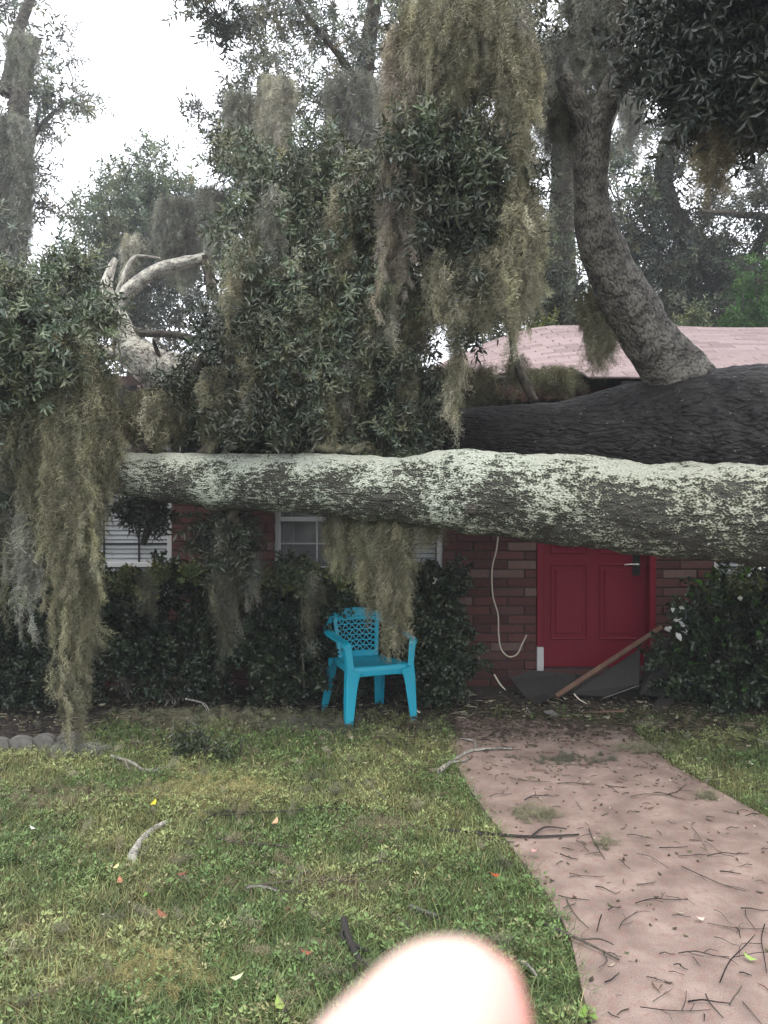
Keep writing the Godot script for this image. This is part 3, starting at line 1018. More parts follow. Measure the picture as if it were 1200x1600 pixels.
# ---------------------------------------------------------------- fallen trees
func fallen_trees() -> void:
	# the lichen-covered trunk in front
	var t := thing("fallen_tree", "fallen oak trunk crusted with pale lichen spanning the view in front of the door", "tree", Vector3(5.2, 0, -3.4))
	var b := MB.new()
	var spec := limb([[1900, 905, 3.55, 150], [1560, 838, 3.9, 96], [1350, 815, 4.15, 84], [1200, 806, 4.3, 77], [1100, 799, 4.4, 73.5], [1000, 793, 4.5, 71], [850, 780, 4.62, 68], [760, 768, 4.7, 66], [690, 766, 4.78, 58], [600, 764, 4.87, 51.5], [500, 757, 4.97, 47], [400, 755, 5.07, 45], [300, 750, 5.17, 41], [200, 741, 5.28, 32], [120, 738, 5.36, 26], [20, 726, 5.45, 20]])
	tube(b, spec, 72, 0.028, 0.085, true, 6.6)
	put("trunk", b.mesh(), M.lichen_bark, t)
	for s in [[[212, 735, 5.3, 20], [230, 690, 5.4, 15], [268, 645, 5.5, 12], [300, 590, 5.6, 9], [330, 540, 5.6, 5]],
			[[150, 740, 5.3, 16], [100, 690, 5.15, 13], [70, 620, 5.0, 10], [60, 540, 4.9, 7], [90, 470, 4.9, 4]], [[300, 745, 5.2, 18], [340, 690, 5.3, 14], [400, 600, 5.35, 11], [430, 480, 5.4, 7], [470, 380, 5.4, 4]],
			[[370, 765, 5.15, 12], [360, 830, 5.25, 9], [345, 900, 5.3, 6], [350, 960, 5.35, 4]], [[60, 735, 5.4, 15], [20, 800, 5.2, 10], [10, 900, 5.1, 6]], [[560, 780, 4.95, 12], [575, 850, 5.05, 7], [590, 900, 5.1, 4]], [[240, 760, 5.3, 12], [235, 810, 5.5, 8], [225, 850, 5.6, 4]]]:
		branch("branch", s, M.brown_bark if s.size() > 3 else M.lichen_bark, t)
	for q in [[434, 746, 5.0, 4.885, 14], [737, 795, 4.6, 4.475, 8]]:
		b = MB.new()
		var w: float = q[4] * q[2] / F
		tube(b, [[P(q[0], q[1], q[2]), w * 1.5], [P(q[0], q[1], lerpf(q[2], q[3], 0.8)), w * 1.25], [P(q[0], q[1], q[3]), w * 0.85], [P(q[0], q[1], q[3] + 0.006), w * 0.55], [P(q[0], q[1], q[3] + 0.03), w * 0.3]], 18, 0.02, 0.25, true, 1.0)
		put("knot", b.mesh(), M.grey_bark if q[0] == 737 else M.brown_bark, t)
	var f := Fol.new()
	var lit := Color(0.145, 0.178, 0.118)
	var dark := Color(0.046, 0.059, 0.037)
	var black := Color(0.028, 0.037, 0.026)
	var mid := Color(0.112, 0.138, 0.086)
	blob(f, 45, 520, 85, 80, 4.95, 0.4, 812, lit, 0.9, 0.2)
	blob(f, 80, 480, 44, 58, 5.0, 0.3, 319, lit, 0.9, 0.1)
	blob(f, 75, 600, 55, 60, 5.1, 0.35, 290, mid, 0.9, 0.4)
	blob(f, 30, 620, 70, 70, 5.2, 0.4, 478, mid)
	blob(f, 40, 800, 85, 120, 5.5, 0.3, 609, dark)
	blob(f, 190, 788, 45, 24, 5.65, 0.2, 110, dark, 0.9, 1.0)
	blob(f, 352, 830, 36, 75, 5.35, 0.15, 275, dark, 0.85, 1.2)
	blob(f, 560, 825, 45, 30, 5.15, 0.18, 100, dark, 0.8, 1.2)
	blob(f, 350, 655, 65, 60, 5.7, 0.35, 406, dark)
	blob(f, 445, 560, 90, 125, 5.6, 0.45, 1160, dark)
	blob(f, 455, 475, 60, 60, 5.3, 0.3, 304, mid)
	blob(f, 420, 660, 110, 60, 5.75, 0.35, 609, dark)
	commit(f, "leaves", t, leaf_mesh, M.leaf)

	# the dark trunk behind, with the limb that still stands
	t = thing("fallen_tree", "massive black-barked fallen oak lying on the roof edge with one limb still upright", "tree", Vector3(4.6, 0, -4.6))
	b = MB.new()
	spec = limb([[1800, 715, 4.7, 185], [1450, 700, 5.0, 126], [1290, 686, 5.15, 113], [1200, 680, 5.25, 110], [1080, 678, 5.4, 98], [1000, 677, 5.5, 78], [940, 681, 5.56, 67], [850, 683, 5.66, 53], [760, 680, 5.76, 45], [680, 676, 5.86, 38], [590, 672, 5.97, 33], [500, 662, 6.08, 27], [400, 640, 6.2, 20]])
	tube(b, spec, 64, 0.035, 0.055, true, 1.6)
	put("trunk", b.mesh(), M.dark_bark, t)
	branch("upright_limb", [[1085, 630, 5.4, 58], [1056, 585, 5.38, 51], [1036, 556, 5.36, 46], [1010, 520, 5.32, 42], [976, 460, 5.27, 39], [945, 400, 5.2, 35], [928, 340, 5.14, 30], [922, 280, 5.08, 27], [927, 220, 5.02, 27], [931, 178, 4.98, 29]], M.grey_bark, t, 36, 0.10, 0.04)
	branch("broken_stub", [[928, 205, 4.99, 22], [905, 165, 4.95, 17], [888, 135, 4.92, 14], [878, 118, 4.9, 12]], M.grey_bark, t, 18)
	branch("limb", [[930, 200, 4.99, 24], [955, 145, 4.9, 21], [985, 108, 4.75, 17], [1040, 70, 4.55, 13], [1110, 35, 4.35, 10], [1180, -40, 4.2, 7]], M.grey_bark, t, 20)
	for s in [[[985, 108, 4.75, 12], [975, 40, 4.7, 9], [960, -40, 4.6, 6]], [[1040, 70, 4.55, 8], [1100, 110, 4.35, 6], [1130, 190, 4.25, 4]], [[600, 668, 5.97, 26], [570, 600, 5.8, 20], [560, 480, 5.7, 15], [600, 330, 5.5, 11], [680, 200, 5.2, 9], [730, 60, 5.0, 6], [740, -60, 4.9, 4]],
			[[690, 660, 5.86, 14], [640, 600, 5.6, 10], [620, 540, 5.4, 6]], [[560, 480, 5.7, 12], [510, 380, 5.7, 9], [470, 300, 5.8, 6]], [[600, 330, 5.5, 9], [570, 285, 5.4, 7], [545, 300, 5.3, 5]], [[680, 200, 5.2, 8], [715, 300, 4.95, 6], [730, 420, 4.85, 4]],
			[[835, 628, 5.7, 7], [805, 560, 5.75, 6], [796, 470, 5.3, 5], [800, 380, 5.0, 4]], [[640, 675, 5.9, 16], [520, 640, 5.8, 12], [430, 600, 5.8, 7]]]:
		branch("branch", s, M.brown_bark, t)
	f = Fol.new()
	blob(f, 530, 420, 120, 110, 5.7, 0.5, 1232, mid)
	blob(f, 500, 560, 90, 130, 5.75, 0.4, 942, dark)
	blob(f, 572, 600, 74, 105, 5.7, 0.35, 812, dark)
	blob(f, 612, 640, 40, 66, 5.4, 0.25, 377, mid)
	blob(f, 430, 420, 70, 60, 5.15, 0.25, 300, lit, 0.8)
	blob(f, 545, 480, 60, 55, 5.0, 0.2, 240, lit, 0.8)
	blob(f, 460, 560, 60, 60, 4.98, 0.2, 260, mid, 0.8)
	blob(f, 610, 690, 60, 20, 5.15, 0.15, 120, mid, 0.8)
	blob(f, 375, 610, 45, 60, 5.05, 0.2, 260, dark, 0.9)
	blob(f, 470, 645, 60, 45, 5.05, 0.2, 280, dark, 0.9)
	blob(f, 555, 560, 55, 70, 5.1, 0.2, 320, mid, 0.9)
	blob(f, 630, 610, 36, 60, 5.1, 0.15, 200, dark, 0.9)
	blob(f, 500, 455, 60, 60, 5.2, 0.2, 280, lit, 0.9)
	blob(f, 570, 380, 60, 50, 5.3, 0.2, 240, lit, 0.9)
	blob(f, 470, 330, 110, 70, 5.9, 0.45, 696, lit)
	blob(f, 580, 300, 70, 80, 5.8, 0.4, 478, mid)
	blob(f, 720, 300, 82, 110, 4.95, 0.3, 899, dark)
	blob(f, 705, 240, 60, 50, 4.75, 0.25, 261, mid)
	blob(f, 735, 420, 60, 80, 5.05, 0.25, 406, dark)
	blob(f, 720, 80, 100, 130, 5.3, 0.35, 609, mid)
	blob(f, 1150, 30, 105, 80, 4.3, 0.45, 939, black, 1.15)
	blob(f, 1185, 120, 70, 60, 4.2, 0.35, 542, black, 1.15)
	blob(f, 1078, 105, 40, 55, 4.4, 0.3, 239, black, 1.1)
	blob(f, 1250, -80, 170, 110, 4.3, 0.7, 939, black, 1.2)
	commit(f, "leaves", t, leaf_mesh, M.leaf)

	# the bare bleached limb
	t = thing("broken_limb", "bleached bare oak limb with forked broken ends rising above the lichen trunk", "tree limb", P(300, 700, 6.4))
	branch("limb", [[420, 640, 6.6, 32], [330, 603, 6.5, 33], [285, 586, 6.45, 32], [240, 572, 6.4, 31], [205, 546, 6.35, 28], [190, 512, 6.3, 19], [176, 478, 6.3, 14], [166, 450, 6.35, 10], [172, 425, 6.4, 7], [180, 405, 6.45, 4]], M.pale_bark, t, 24, 0.08, 0.04)
	branch("fork", [[196, 515, 6.32, 13], [184, 480, 6.3, 12], [200, 455, 6.3, 11.5], [240, 425, 6.3, 10], [280, 412, 6.3, 9], [321, 403, 6.3, 8]], M.pale_bark, t, 16)
	branch("broken_end", [[319, 402, 6.3, 8], [328, 430, 6.28, 8], [333, 465, 6.25, 9]], M.brown_bark, t, 12)
	branch("twig", [[196, 512, 6.3, 8], [225, 520, 6.3, 6.5], [280, 524, 6.35, 6], [330, 540, 6.4, 5]], M.grey_bark, t, 12)
	branch("twig", [[215, 560, 6.35, 10], [170, 552, 6.25, 10], [150, 545, 6.2, 9], [130, 540, 6.2, 6]], M.pale_bark, t, 12)
	branch("twig", [[250, 560, 6.3, 4], [240, 530, 6.2, 3], [262, 548, 6.1, 2.5]], M.brown_bark, t, 8)
	branch("twig", [[178, 470, 6.3, 4], [200, 415, 6.4, 3], [215, 400, 6.5, 2.5], [250, 404, 6.6, 2]], M.pale_bark, t, 10)

# ---------------------------------------------------------------- standing trees behind
func tree(label: String, at: Vector3, limbs: Array, blobs: Array, m: Material, leaf_scale: float) -> Node3D:
	var t := thing("oak_tree", label, "tree", at, "standing oaks behind the house")
	var b := MB.new()
	tube(b, limbs[0], 18, 0.3, 0.12, true, 1.5)
	put("trunk", b.mesh(), m, t)
	for i in range(1, limbs.size()):
		b = MB.new()
		tube(b, limbs[i], 12, 0.25, 0.12, true, 1.2)
		put("limb", b.mesh(), m, t)
	var f := Fol.new()
	for q in blobs:
		blob(f, q[0], q[1], q[2], q[3], q[4], q[5], q[6], q[7], leaf_scale, 0.3, 14)
	commit(f, "crown", t, leaf_mesh, M.far_leaf)
	return t

func standing_trees() -> void:
	var grey := Color(0.22, 0.235, 0.205)
	var green := Color(0.15, 0.185, 0.125)
	var deep := Color(0.075, 0.088, 0.066)
	# far left, veiled tall trunk
	tree("tall hazy oak at the far side of the yard draped in grey moss", Vector3(-8.2, 0, -17), [limb([[8, 900, 17, 26], [10, 500, 17, 24], [22, 330, 17, 21], [28, 200, 17, 17], [38, 110, 17, 12], [60, 60, 17, 6]]), limb([[12, 150, 17, 11], [25, 60, 17, 9], [55, -20, 17, 7]]), limb([[10, 400, 17, 18], [-30, 250, 17, 16], [-50, 60, 17, 12]]), limb([[26, 250, 17, 5], [70, 190, 17, 4], [110, 160, 17, 2], [150, 185, 17, 1.5]]), limb([[20, 340, 17, 6], [50, 230, 16.8, 4], [62, 160, 16.8, 2]])],
		[[10, 320, 40, 100, 17, 1.2, 160, grey], [80, 130, 45, 50, 17, 1.0, 60, grey], [110, 175, 40, 22, 17, 0.6, 30, grey], [0, 130, 50, 70, 17, 1.2, 120, grey], [40, 240, 28, 70, 17, 0.8, 60, grey], [-40, 40, 70, 90, 17, 1.5, 200, grey], [15, 420, 45, 60, 16.5, 1.2, 120, grey]], M.grey_bark, 2.4)
	# crown in the gap
	tree("round green oak crown standing beyond the gap of open sky", Vector3(-7.6, 0, -24), [limb([[205, 800, 24, 16], [215, 500, 24, 13], [230, 350, 24, 9], [235, 270, 24, 4]]), limb([[215, 430, 24, 6], [280, 340, 24, 4], [320, 300, 24, 2]]), limb([[218, 440, 24, 6], [160, 370, 24, 4]])],
		[[235, 290, 42, 55, 24, 1.4, 200, green], [180, 350, 55, 45, 24, 1.4, 200, green], [275, 340, 55, 55, 24, 1.4, 230, green], [320, 380, 50, 65, 23, 1.4, 220, grey], [150, 420, 50, 70, 23, 1.4, 240, green], [230, 420, 70, 80, 23.5, 1.5, 330, green], [80, 470, 80, 70, 23, 1.5, 260, green], [260, 520, 130, 90, 22, 1.8, 400, deep], [60, 560, 90, 90, 22, 1.8, 300, deep]], M.brown_bark, 3.2)
	# canopy above the middle
	tree("grey-leaved oak whose upper canopy hangs over the middle of the house", Vector3(-1.2, 0, -13.5), [limb([[520, 900, 13.5, 40], [540, 500, 13.5, 34], [550, 320, 13.2, 26], [560, 180, 13, 18], [580, 40, 12.8, 12], [600, -80, 12.6, 8]]), limb([[575, 145, 12.8, 6], [520, 75, 12.4, 5], [480, 25, 12.2, 4.5], [440, -40, 12, 3]]), limb([[550, 320, 13.2, 14], [480, 260, 12.8, 10], [452, 220, 12.5, 7], [450, 150, 12.4, 5]]), limb([[560, 180, 13, 10], [660, 90, 13, 7], [720, -10, 13, 4]]), limb([[455, 240, 12.5, 6], [410, 200, 12.4, 4], [380, 170, 12.3, 2]])],
		[[430, 60, 50, 80, 12.4, 1.0, 130, grey], [420, 150, 50, 60, 12.2, 0.9, 105, grey], [500, 70, 80, 90, 12.6, 1.2, 198, grey], [590, 60, 80, 100, 13, 1.2, 204, grey], [540, 200, 90, 90, 12.8, 1.2, 235, grey], [470, 250, 80, 60, 12.5, 1.0, 142, green], [380, 235, 34, 50, 11.8, 0.6, 170, deep], [355, 165, 25, 30, 12, 0.5, 31, grey], [640, 200, 70, 110, 13, 1.0, 186, grey], [340, 8, 48, 26, 11.8, 0.6, 110, deep], [400, -60, 110, 60, 12, 1.2, 161, grey], [600, -90, 160, 80, 12.5, 1.6, 260, grey], [440, 360, 90, 70, 12, 1.0, 186, green], [600, 400, 90, 90, 12.5, 1.0, 320, deep]], M.brown_bark, 1.7)
	# behind the upright limb
	tree("pale leafy oak standing behind the upright limb", Vector3(3.2, 0, -14.5), [limb([[870, 800, 14.5, 34], [872, 480, 14.5, 28], [880, 300, 14.3, 20], [900, 120, 14, 12], [905, -60, 14, 7]]), limb([[876, 400, 14.4, 12], [810, 300, 14.2, 9], [790, 160, 14, 5]]), limb([[882, 290, 14.3, 10], [950, 200, 14, 7], [985, 60, 14, 4]])],
		[[860, 60, 60, 80, 14, 1.2, 136, grey], [950, 70, 55, 90, 13.8, 1.2, 130, grey], [870, 240, 55, 110, 14, 1.2, 186, grey], [850, 400, 70, 70, 14, 1.2, 186, green], [960, 260, 30, 60, 14, 0.8, 37, grey], [880, 470, 60, 50, 13.5, 1.0, 260, deep], [800, 470, 50, 60, 13.5, 1.0, 124, green], [770, 520, 60, 40, 13, 0.8, 99, green], [1000, 10, 60, 60, 14, 1, 93, grey], [900, -80, 150, 70, 13.5, 1.5, 223, grey]], M.brown_bark, 2.0)
	# right, with gaps of sky
	tree("broad dark oak with sky gaps standing beyond the roof", Vector3(8.6, 0, -19), [limb([[1170, 800, 19, 34], [1160, 520, 19, 28], [1120, 430, 18.8, 22], [1050, 330, 18.5, 15], [1036, 250, 18.4, 12], [1052, 190, 18.3, 10], [1060, 90, 18.2, 6]]), limb([[1130, 470, 18.8, 10], [1060, 470, 18.6, 9], [1000, 478, 18.4, 6]]), limb([[1150, 450, 19, 12], [1200, 350, 18.6, 7], [1150, 335, 18, 5], [1095, 330, 17.6, 3]]), limb([[1036, 260, 18.4, 6], [1085, 190, 18.2, 5], [1100, 130, 18, 3]])],
		[[1020, 430, 70, 55, 18.5, 1.4, 450, deep], [1090, 440, 60, 50, 18.5, 1.3, 390, deep], [1000, 350, 45, 45, 18.4, 1.0, 195, deep], [1080, 370, 50, 35, 18.4, 1.0, 195, deep], [1150, 300, 50, 25, 18.2, 1.0, 120, grey], [1060, 290, 40, 30, 18.3, 0.9, 105, deep], [1180, 420, 45, 40, 18.3, 1.0, 225, deep], [1090, 210, 50, 40, 18.2, 1.0, 135, grey], [1180, 240, 40, 25, 18.2, 1.0, 90, grey], [990, 240, 28, 30, 18.2, 0.6, 75, grey], [1010, 150, 40, 50, 18.2, 0.8, 120, grey], [985, 300, 40, 45, 18.3, 0.8, 110, green], [960, 490, 60, 30, 18, 0.9, 255, green], [1230, 350, 40, 120, 18, 1.5, 375, deep], [1100, 500, 100, 35, 18, 1.0, 390, deep], [1000, 500, 60, 30, 17, 1.0, 240, deep], [1150, 40, 90, 90, 18.2, 1.4, 345, deep]], M.brown_bark, 2.5)
	tree("bright green young tree at the edge of the roof ridge", Vector3(7.2, 0, -15), [limb([[1200, 800, 15, 12], [1195, 560, 15, 10], [1185, 430, 15, 5]])],
		[[1185, 470, 36, 45, 15, 0.7, 150, Color(0.07, 0.16, 0.045)], [1210, 420, 40, 40, 15, 0.7, 120, Color(0.08, 0.17, 0.05)], [1165, 500, 30, 22, 15, 0.5, 70, Color(0.06, 0.14, 0.04)]], M.brown_bark, 1.7)
	# greenery low behind the ridge
	for q in [["yellow-green shrub showing over the ridge near the torn eave", 855, 515, 40, 22, 13.0, Color(0.16, 0.20, 0.05)], ["pale shrub showing over the ridge beside the upright limb", 1055, 498, 50, 22, 13.5, Color(0.14, 0.18, 0.08)]]:
		var t := thing("background_shrub", q[0], "shrub", P(q[1], 790, q[5]), "shrubs behind the house")
		branch("stem", [[q[1], 900, q[5], 4], [q[1] + 4, 600, q[5], 3], [q[1], q[2], q[5], 2]], M.brown_bark, t, 8, 0.1, 0.3)
		var f := Fol.new()
		blob(f, q[1], q[2] + 10, q[3], q[4], q[5], 0.7, 120, q[6], 1.6, 0.0)
		blob(f, q[1], q[2] + 120, q[3] * 1.3, 130, q[5], 0.7, 160, q[6], 2.0, 0.0)
		commit(f, "foliage", t, leaf_mesh, M.leaf)
	# the big oak whose boughs arch over the yard above the frame
	var t := thing("oak_tree", "spreading oak arching over the house roof and the front bed", "tree", Vector3(9.5, 0, -8.5), "standing oaks behind the house")
	var b := MB.new()
	tube(b, [[Vector3(9.5, -0.1, -8.5), 0.6], [Vector3(9.4, 3, -8.4), 0.48], [Vector3(8.6, 5.5, -8), 0.4], [Vector3(6.5, 7.6, -7.2), 0.3], [Vector3(4.0, 8.6, -6.8), 0.1]], 24, 0.2, 0.1)
	put("trunk", b.mesh(), M.grey_bark, t)
	var f := Fol.new()
	for q in [[6.5, 8.4, -6.5], [4.4, 8.9, -5.9], [4, 9.2, -8.5], [5.6, 7.8, -5.3]]:
		blob_at(f, Vector3(q[0], q[1], q[2]), Vector3(1.6, 0.55, 1.3), 300, deep, 2.0, 0.4)
	commit(f, "crown", t, leaf_mesh, M.leaf)

# ---------------------------------------------------------------- moss
func all_moss() -> void:
	var g := "beards of moss hanging from the fallen oaks"
	moss(112, 520, 1170, 33, 4.88, 27, "olive", "longest moss beard, reaching down to the lawn beside the edging stones", g, 2, 0.42)
	moss(155, 580, 860, 22, 4.95, 11, "olive", "moss curtain close behind the long beard that reaches the lawn", g, 0, 0.6)
	moss(45, 600, 900, 42, 5.0, 8, "olive", "wide ragged moss curtain under the leafy branch end by the long beard", g, 0, 0.7)
	moss(38, 790, 1010, 12, 4.95, 10, "grey", "thin pale moss string dangling before the dark hedge end by the long beard", g, 3, 0.5)
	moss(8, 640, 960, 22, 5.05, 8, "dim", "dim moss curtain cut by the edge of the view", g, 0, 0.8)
	moss(178, 640, 790, 16, 5.15, 8, "olive", "moss tuft draped over the thin end of the lichen trunk", g, 0, 0.8)
	moss(95, 590, 740, 62, 5.0, 9, "olive", "broad olive moss mat below the leafy branch end", g, 0, 0.9)
	moss(245, 620, 715, 40, 5.35, 18, "olive", "short moss fringe resting on the lichen trunk below the bleached limb", g, 10, 0.9)
	moss(335, 580, 708, 22, 5.05, 12, "olive", "moss beard beside the bleached limb's lower end", g, -4, 0.7)
	moss(318, 560, 660, 12, 5.9, 6, "straw", "straw moss wisps over the bend of the bleached limb", g, 12, 0.6)
	moss(356, 470, 650, 20, 5.4, 9, "grey", "grey moss beard hanging below the broken fork end", g, 5, 0.6)
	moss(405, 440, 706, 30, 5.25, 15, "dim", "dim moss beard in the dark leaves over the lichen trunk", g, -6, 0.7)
	moss(442, 520, 706, 16, 5.0, 13, "olive", "olive moss strip hanging to the trunk left of the pale spray", g, 0, 0.6)
	moss(478, 370, 520, 26, 5.5, 8, "grey", "grey moss beard high in the dark crown centre", g, 4, 0.6)
	moss(512, 610, 706, 24, 5.0, 11, "olive", "olive moss fringe touching the top of the lichen trunk in the middle", g, 8, 0.8)
	moss(552, 430, 690, 20, 5.1, 9, "olive", "long grey-green beard right of the crown centre", g, 0, 0.5)
	moss(597, 330, 560, 24, 5.35, 9, "grey", "grey beard beside the tall moss column", g, 0, 0.6)
	moss(598, 590, 706, 26, 5.3, 12, "dim", "dim moss fringe above the trunk under the grey beard", g, 0, 0.8)
	moss(640, 440, 600, 26, 5.2, 12, "grey", "grey moss strand under the rose-tinted curtain", g, 0, 0.6)
	moss(500, 250, 400, 40, 5.7, 9, "grey", "faint moss wisps on the top of the fallen crown", g, 0, 0.7)
	moss(420, 330, 450, 36, 5.6, 9, "straw", "straw moss tuft above the broken fork", g, 0, 0.7)
	moss(560, 250, 380, 36, 5.6, 10, "straw", "straw moss tuft near the middle bare branch", g, 0, 0.7)
	var strings := [[372, 360, 640, "straw", "string by the broken fork's tip"], [425, 300, 520, "grey", "string on the outer edge of the fallen crown"], [462, 420, 700, "straw", "string down the middle of the fallen crown"], [497, 460, 700, "olive", "string just right of the crown's middle"], [530, 300, 520, "straw", "high string under the bare middle branch"], [575, 470, 706, "straw", "long string over the pale bark cushion"], [612, 420, 600, "pale", "light string left of the rose curtain"], [632, 560, 706, "olive", "low string by the black log's thin end"], [390, 540, 706, "olive", "low string over the thin part of the lichen trunk"], [540, 560, 700, "grey", "low grey string over the middle of the lichen trunk"], [232, 620, 700, "straw", "wisp under the bleached limb"]]
	for q in strings:
		moss(q[0], q[1] + rf(-20, 30), q[2] - rf(0, 50), rf(8, 16), 5.0, rf(8, 14), q[3], "thin moss " + q[4], g, rf(-8, 8), 0.6)
	g = "moss on the tall branch of the rear fallen oak"
	moss(735, -60, 130, 84, 4.75, 44, "pale", "great puffy moss crown at the top of the tall branch", g, 0, 0.95)
	moss(712, 20, 190, 76, 4.7, 26, "straw", "thick straw moss skirt under the puffy crown", g, -14, 0.9)
	moss(650, 40, 480, 38, 4.75, 26, "rose", "long rose-tinted moss curtain on the sky side of the tall branch", g, -30, 0.8)
	moss(690, 150, 330, 34, 4.9, 14, "rose", "rose moss tress crossing before the dark leaf clump", g, -22, 0.8)
	moss(803, 60, 340, 28, 4.7, 24, "straw", "straw moss edge on the house side of the tall branch", g, 10, 0.9)
	moss(808, 300, 560, 26, 4.75, 26, "straw", "straw moss tassel ending over the torn eave", g, 2, 0.6)
	moss(765, 180, 280, 40, 4.82, 9, "straw", "straw moss veil over the top of the dark leaf clump", g, 14, 0.9)
	moss(752, 400, 535, 38, 4.75, 22, "straw", "olive moss fringe under the dark leaf clump", g, 0, 0.8)
	moss(702, 410, 535, 34, 4.78, 20, "straw", "straw moss fringe under the dark leaf clump beside the rose curtain", g, 0, 0.8)
	moss(716, 530, 680, 9, 4.9, 10, "straw", "narrow moss tail hanging to the lichen trunk before the black log", g, 0, 0.5)
	moss(660, 470, 560, 24, 5.0, 11, "olive", "olive moss end below the rose curtain", g, 0, 0.7)
	moss(832, 330, 500, 18, 5.0, 9, "straw", "thin moss wisps trailing next to the upright limb", g, 0, 0.6)
	moss(812, 560, 625, 14, 5.9, 10, "olive", "small moss tail snagged on the torn eave", g, -6, 0.7)
	moss(722, 580, 640, 46, 6.1, 14, "olive", "ragged moss drape along the broken eave above the black log", g, 0, 0.8)
	moss(868, 585, 618, 36, 6.2, 10, "olive", "short moss drape along the eave beside the hanging bunch", g, 0, 0.8)
	g = "moss on the upright limb and its fork"
	moss(945, 455, 602, 30, 5.45, 22, "olive", "olive moss bunch hanging behind the upright limb over the roof", g, -8, 0.8)
	moss(940, -40, 165, 52, 5.1, 22, "grey", "grey moss bundle caught in the limb's fork", g, 0, 0.75)
	moss(890, 150, 260, 28, 5.1, 10, "dim", "dim moss below the broken stub", g, 0, 0.7)
	moss(1122, 150, 330, 24, 4.35, 15, "brown", "brown tapering moss tail below the dark overhanging leaves", g, -14, 0.3)
	moss(1150, 140, 260, 24, 4.3, 12, "olive", "short olive moss by the brown tapering tail", g, 0, 0.6)
	g = "moss under the lichen trunk"
	moss(613, 800, 1035, 22, 4.92, 26, "olive", "moss column hanging before the turquoise chair", g, 2, 0.75)
	moss(585, 805, 975, 28, 5.05, 16, "olive", "wide moss fringe above the chair back", g, 0, 0.8)
	moss(530, 805, 905, 22, 5.1, 11, "olive", "moss fringe over the dark curtained window", g, 0, 0.8)
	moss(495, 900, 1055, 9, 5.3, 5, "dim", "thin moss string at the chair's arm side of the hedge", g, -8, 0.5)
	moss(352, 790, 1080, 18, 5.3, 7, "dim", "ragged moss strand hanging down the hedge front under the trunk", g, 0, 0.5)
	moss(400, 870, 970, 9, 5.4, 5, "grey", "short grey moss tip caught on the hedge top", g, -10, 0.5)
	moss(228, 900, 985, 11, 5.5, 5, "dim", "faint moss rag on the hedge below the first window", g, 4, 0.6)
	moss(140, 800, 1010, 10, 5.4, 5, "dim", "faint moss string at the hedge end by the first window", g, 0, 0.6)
	moss(660, 800, 860, 30, 4.95, 8, "olive", "small moss fringe on the trunk's underside by the blinds", g, 0, 0.8)
	g = "moss on the standing oaks"
	moss(432, 130, 260, 24, 10.5, 30, "pale", "pale moss plume standing out against the hazy canopy", g, -14, 0.9, 1.5)
	moss(372, 150, 250, 20, 10.6, 14, "grey", "grey moss clump at the edge of the open sky", g, 8, 0.8, 1.5)
	moss(15, 190, 460, 30, 16, 26, "grey", "grey moss sheet on the tall hazy oak trunk", g, 0, 0.9, 2.0)
	moss(35, 60, 140, 18, 16, 16, "grey", "grey moss tuft high on the tall hazy oak", g, 0, 0.9, 2.0)
	moss(285, 320, 450, 34, 14, 20, "grey", "grey moss veil over the far round crown", g, -10, 0.9, 1.8)
	moss(205, 370, 440, 12, 13, 7, "pale", "pale moss on the far crown above the bleached limb", g, -8, 0.8, 1.6)
	moss(340, 300, 430, 24, 12, 14, "grey", "grey moss veil between the far crown and the canopy", g, 0, 0.8, 1.6)
	moss(560, 130, 280, 50, 11.5, 18, "grey", "grey moss veil high in the hazy canopy", g, 0, 0.9, 1.6)
	moss(620, 200, 420, 30, 9.5, 14, "grey", "dull moss sheet behind the tall branch", g, 0, 0.9, 1.5)
	moss(870, 60, 260, 40, 12.5, 14, "dim", "dim moss sheet in the pale oak behind the fork", g, 0, 0.9, 1.7)
	moss(985, 120, 280, 16, 12, 8, "grey", "slender grey moss behind the upright limb's fork", g, 0, 0.6, 1.5)
	# cushions lying on things
	g = "moss fallen on the lawn"
	moss_heap("fallen_moss", "straw-coloured moss patch beside the lichened stick", g, G(315, 1240), Vector3(0.42, 0.035, 0.28), 300, "yellow", 0.55)
	moss_heap("fallen_moss", "greenish moss patch nearest the fingertip", g, G(245, 1520), Vector3(0.26, 0.04, 0.16), 300, "yellow", 0.42)
	moss_heap("fallen_moss", "brownish moss patch near the long hanging beard", g, G(95, 1255), Vector3(0.36, 0.03, 0.20), 170, "brown", 0.5)
	moss_heap("fallen_moss", "brownish moss patch halfway between chair and path edge", g, G(590, 1295), Vector3(0.30, 0.025, 0.20), 130, "brown", 0.5)
	moss_heap("fallen_moss", "dark moss mat under the front of the chair", g, G(470, 1135), Vector3(0.5, 0.04, 0.25), 200, "dim", 0.6)
	moss_heap("fallen_moss", "grey-green moss mat at the hedge foot", g, G(330, 1125), Vector3(0.7, 0.05, 0.22), 240, "olive", 0.6)
	moss_heap("fallen_moss", "thin brown moss smear across the middle of the lawn", g, G(500, 1390), Vector3(0.45, 0.02, 0.12), 130, "brown", 0.45)
	moss_heap("fallen_moss", "pool of grey moss where the long beard meets the lawn", g, G(110, 1180), Vector3(0.22, 0.07, 0.14), 130, "grey", 0.6)
	g = "moss tufts on the path"
	moss_heap("fallen_moss", "green-brown moss tuft on the path near its lawn edge", g, G(840, 1275, 0.02), Vector3(0.16, 0.035, 0.10), 70, "olive", 0.4)
	moss_heap("fallen_moss", "small moss tuft on the path toward the far lawn strip", g, G(1105, 1247, 0.02), Vector3(0.08, 0.03, 0.06), 30, "olive", 0.35)
	moss_heap("fallen_moss", "thin moss scatter across the far end of the path", g, G(890, 1188, 0.02), Vector3(0.30, 0.02, 0.10), 80, "dim", 0.4)
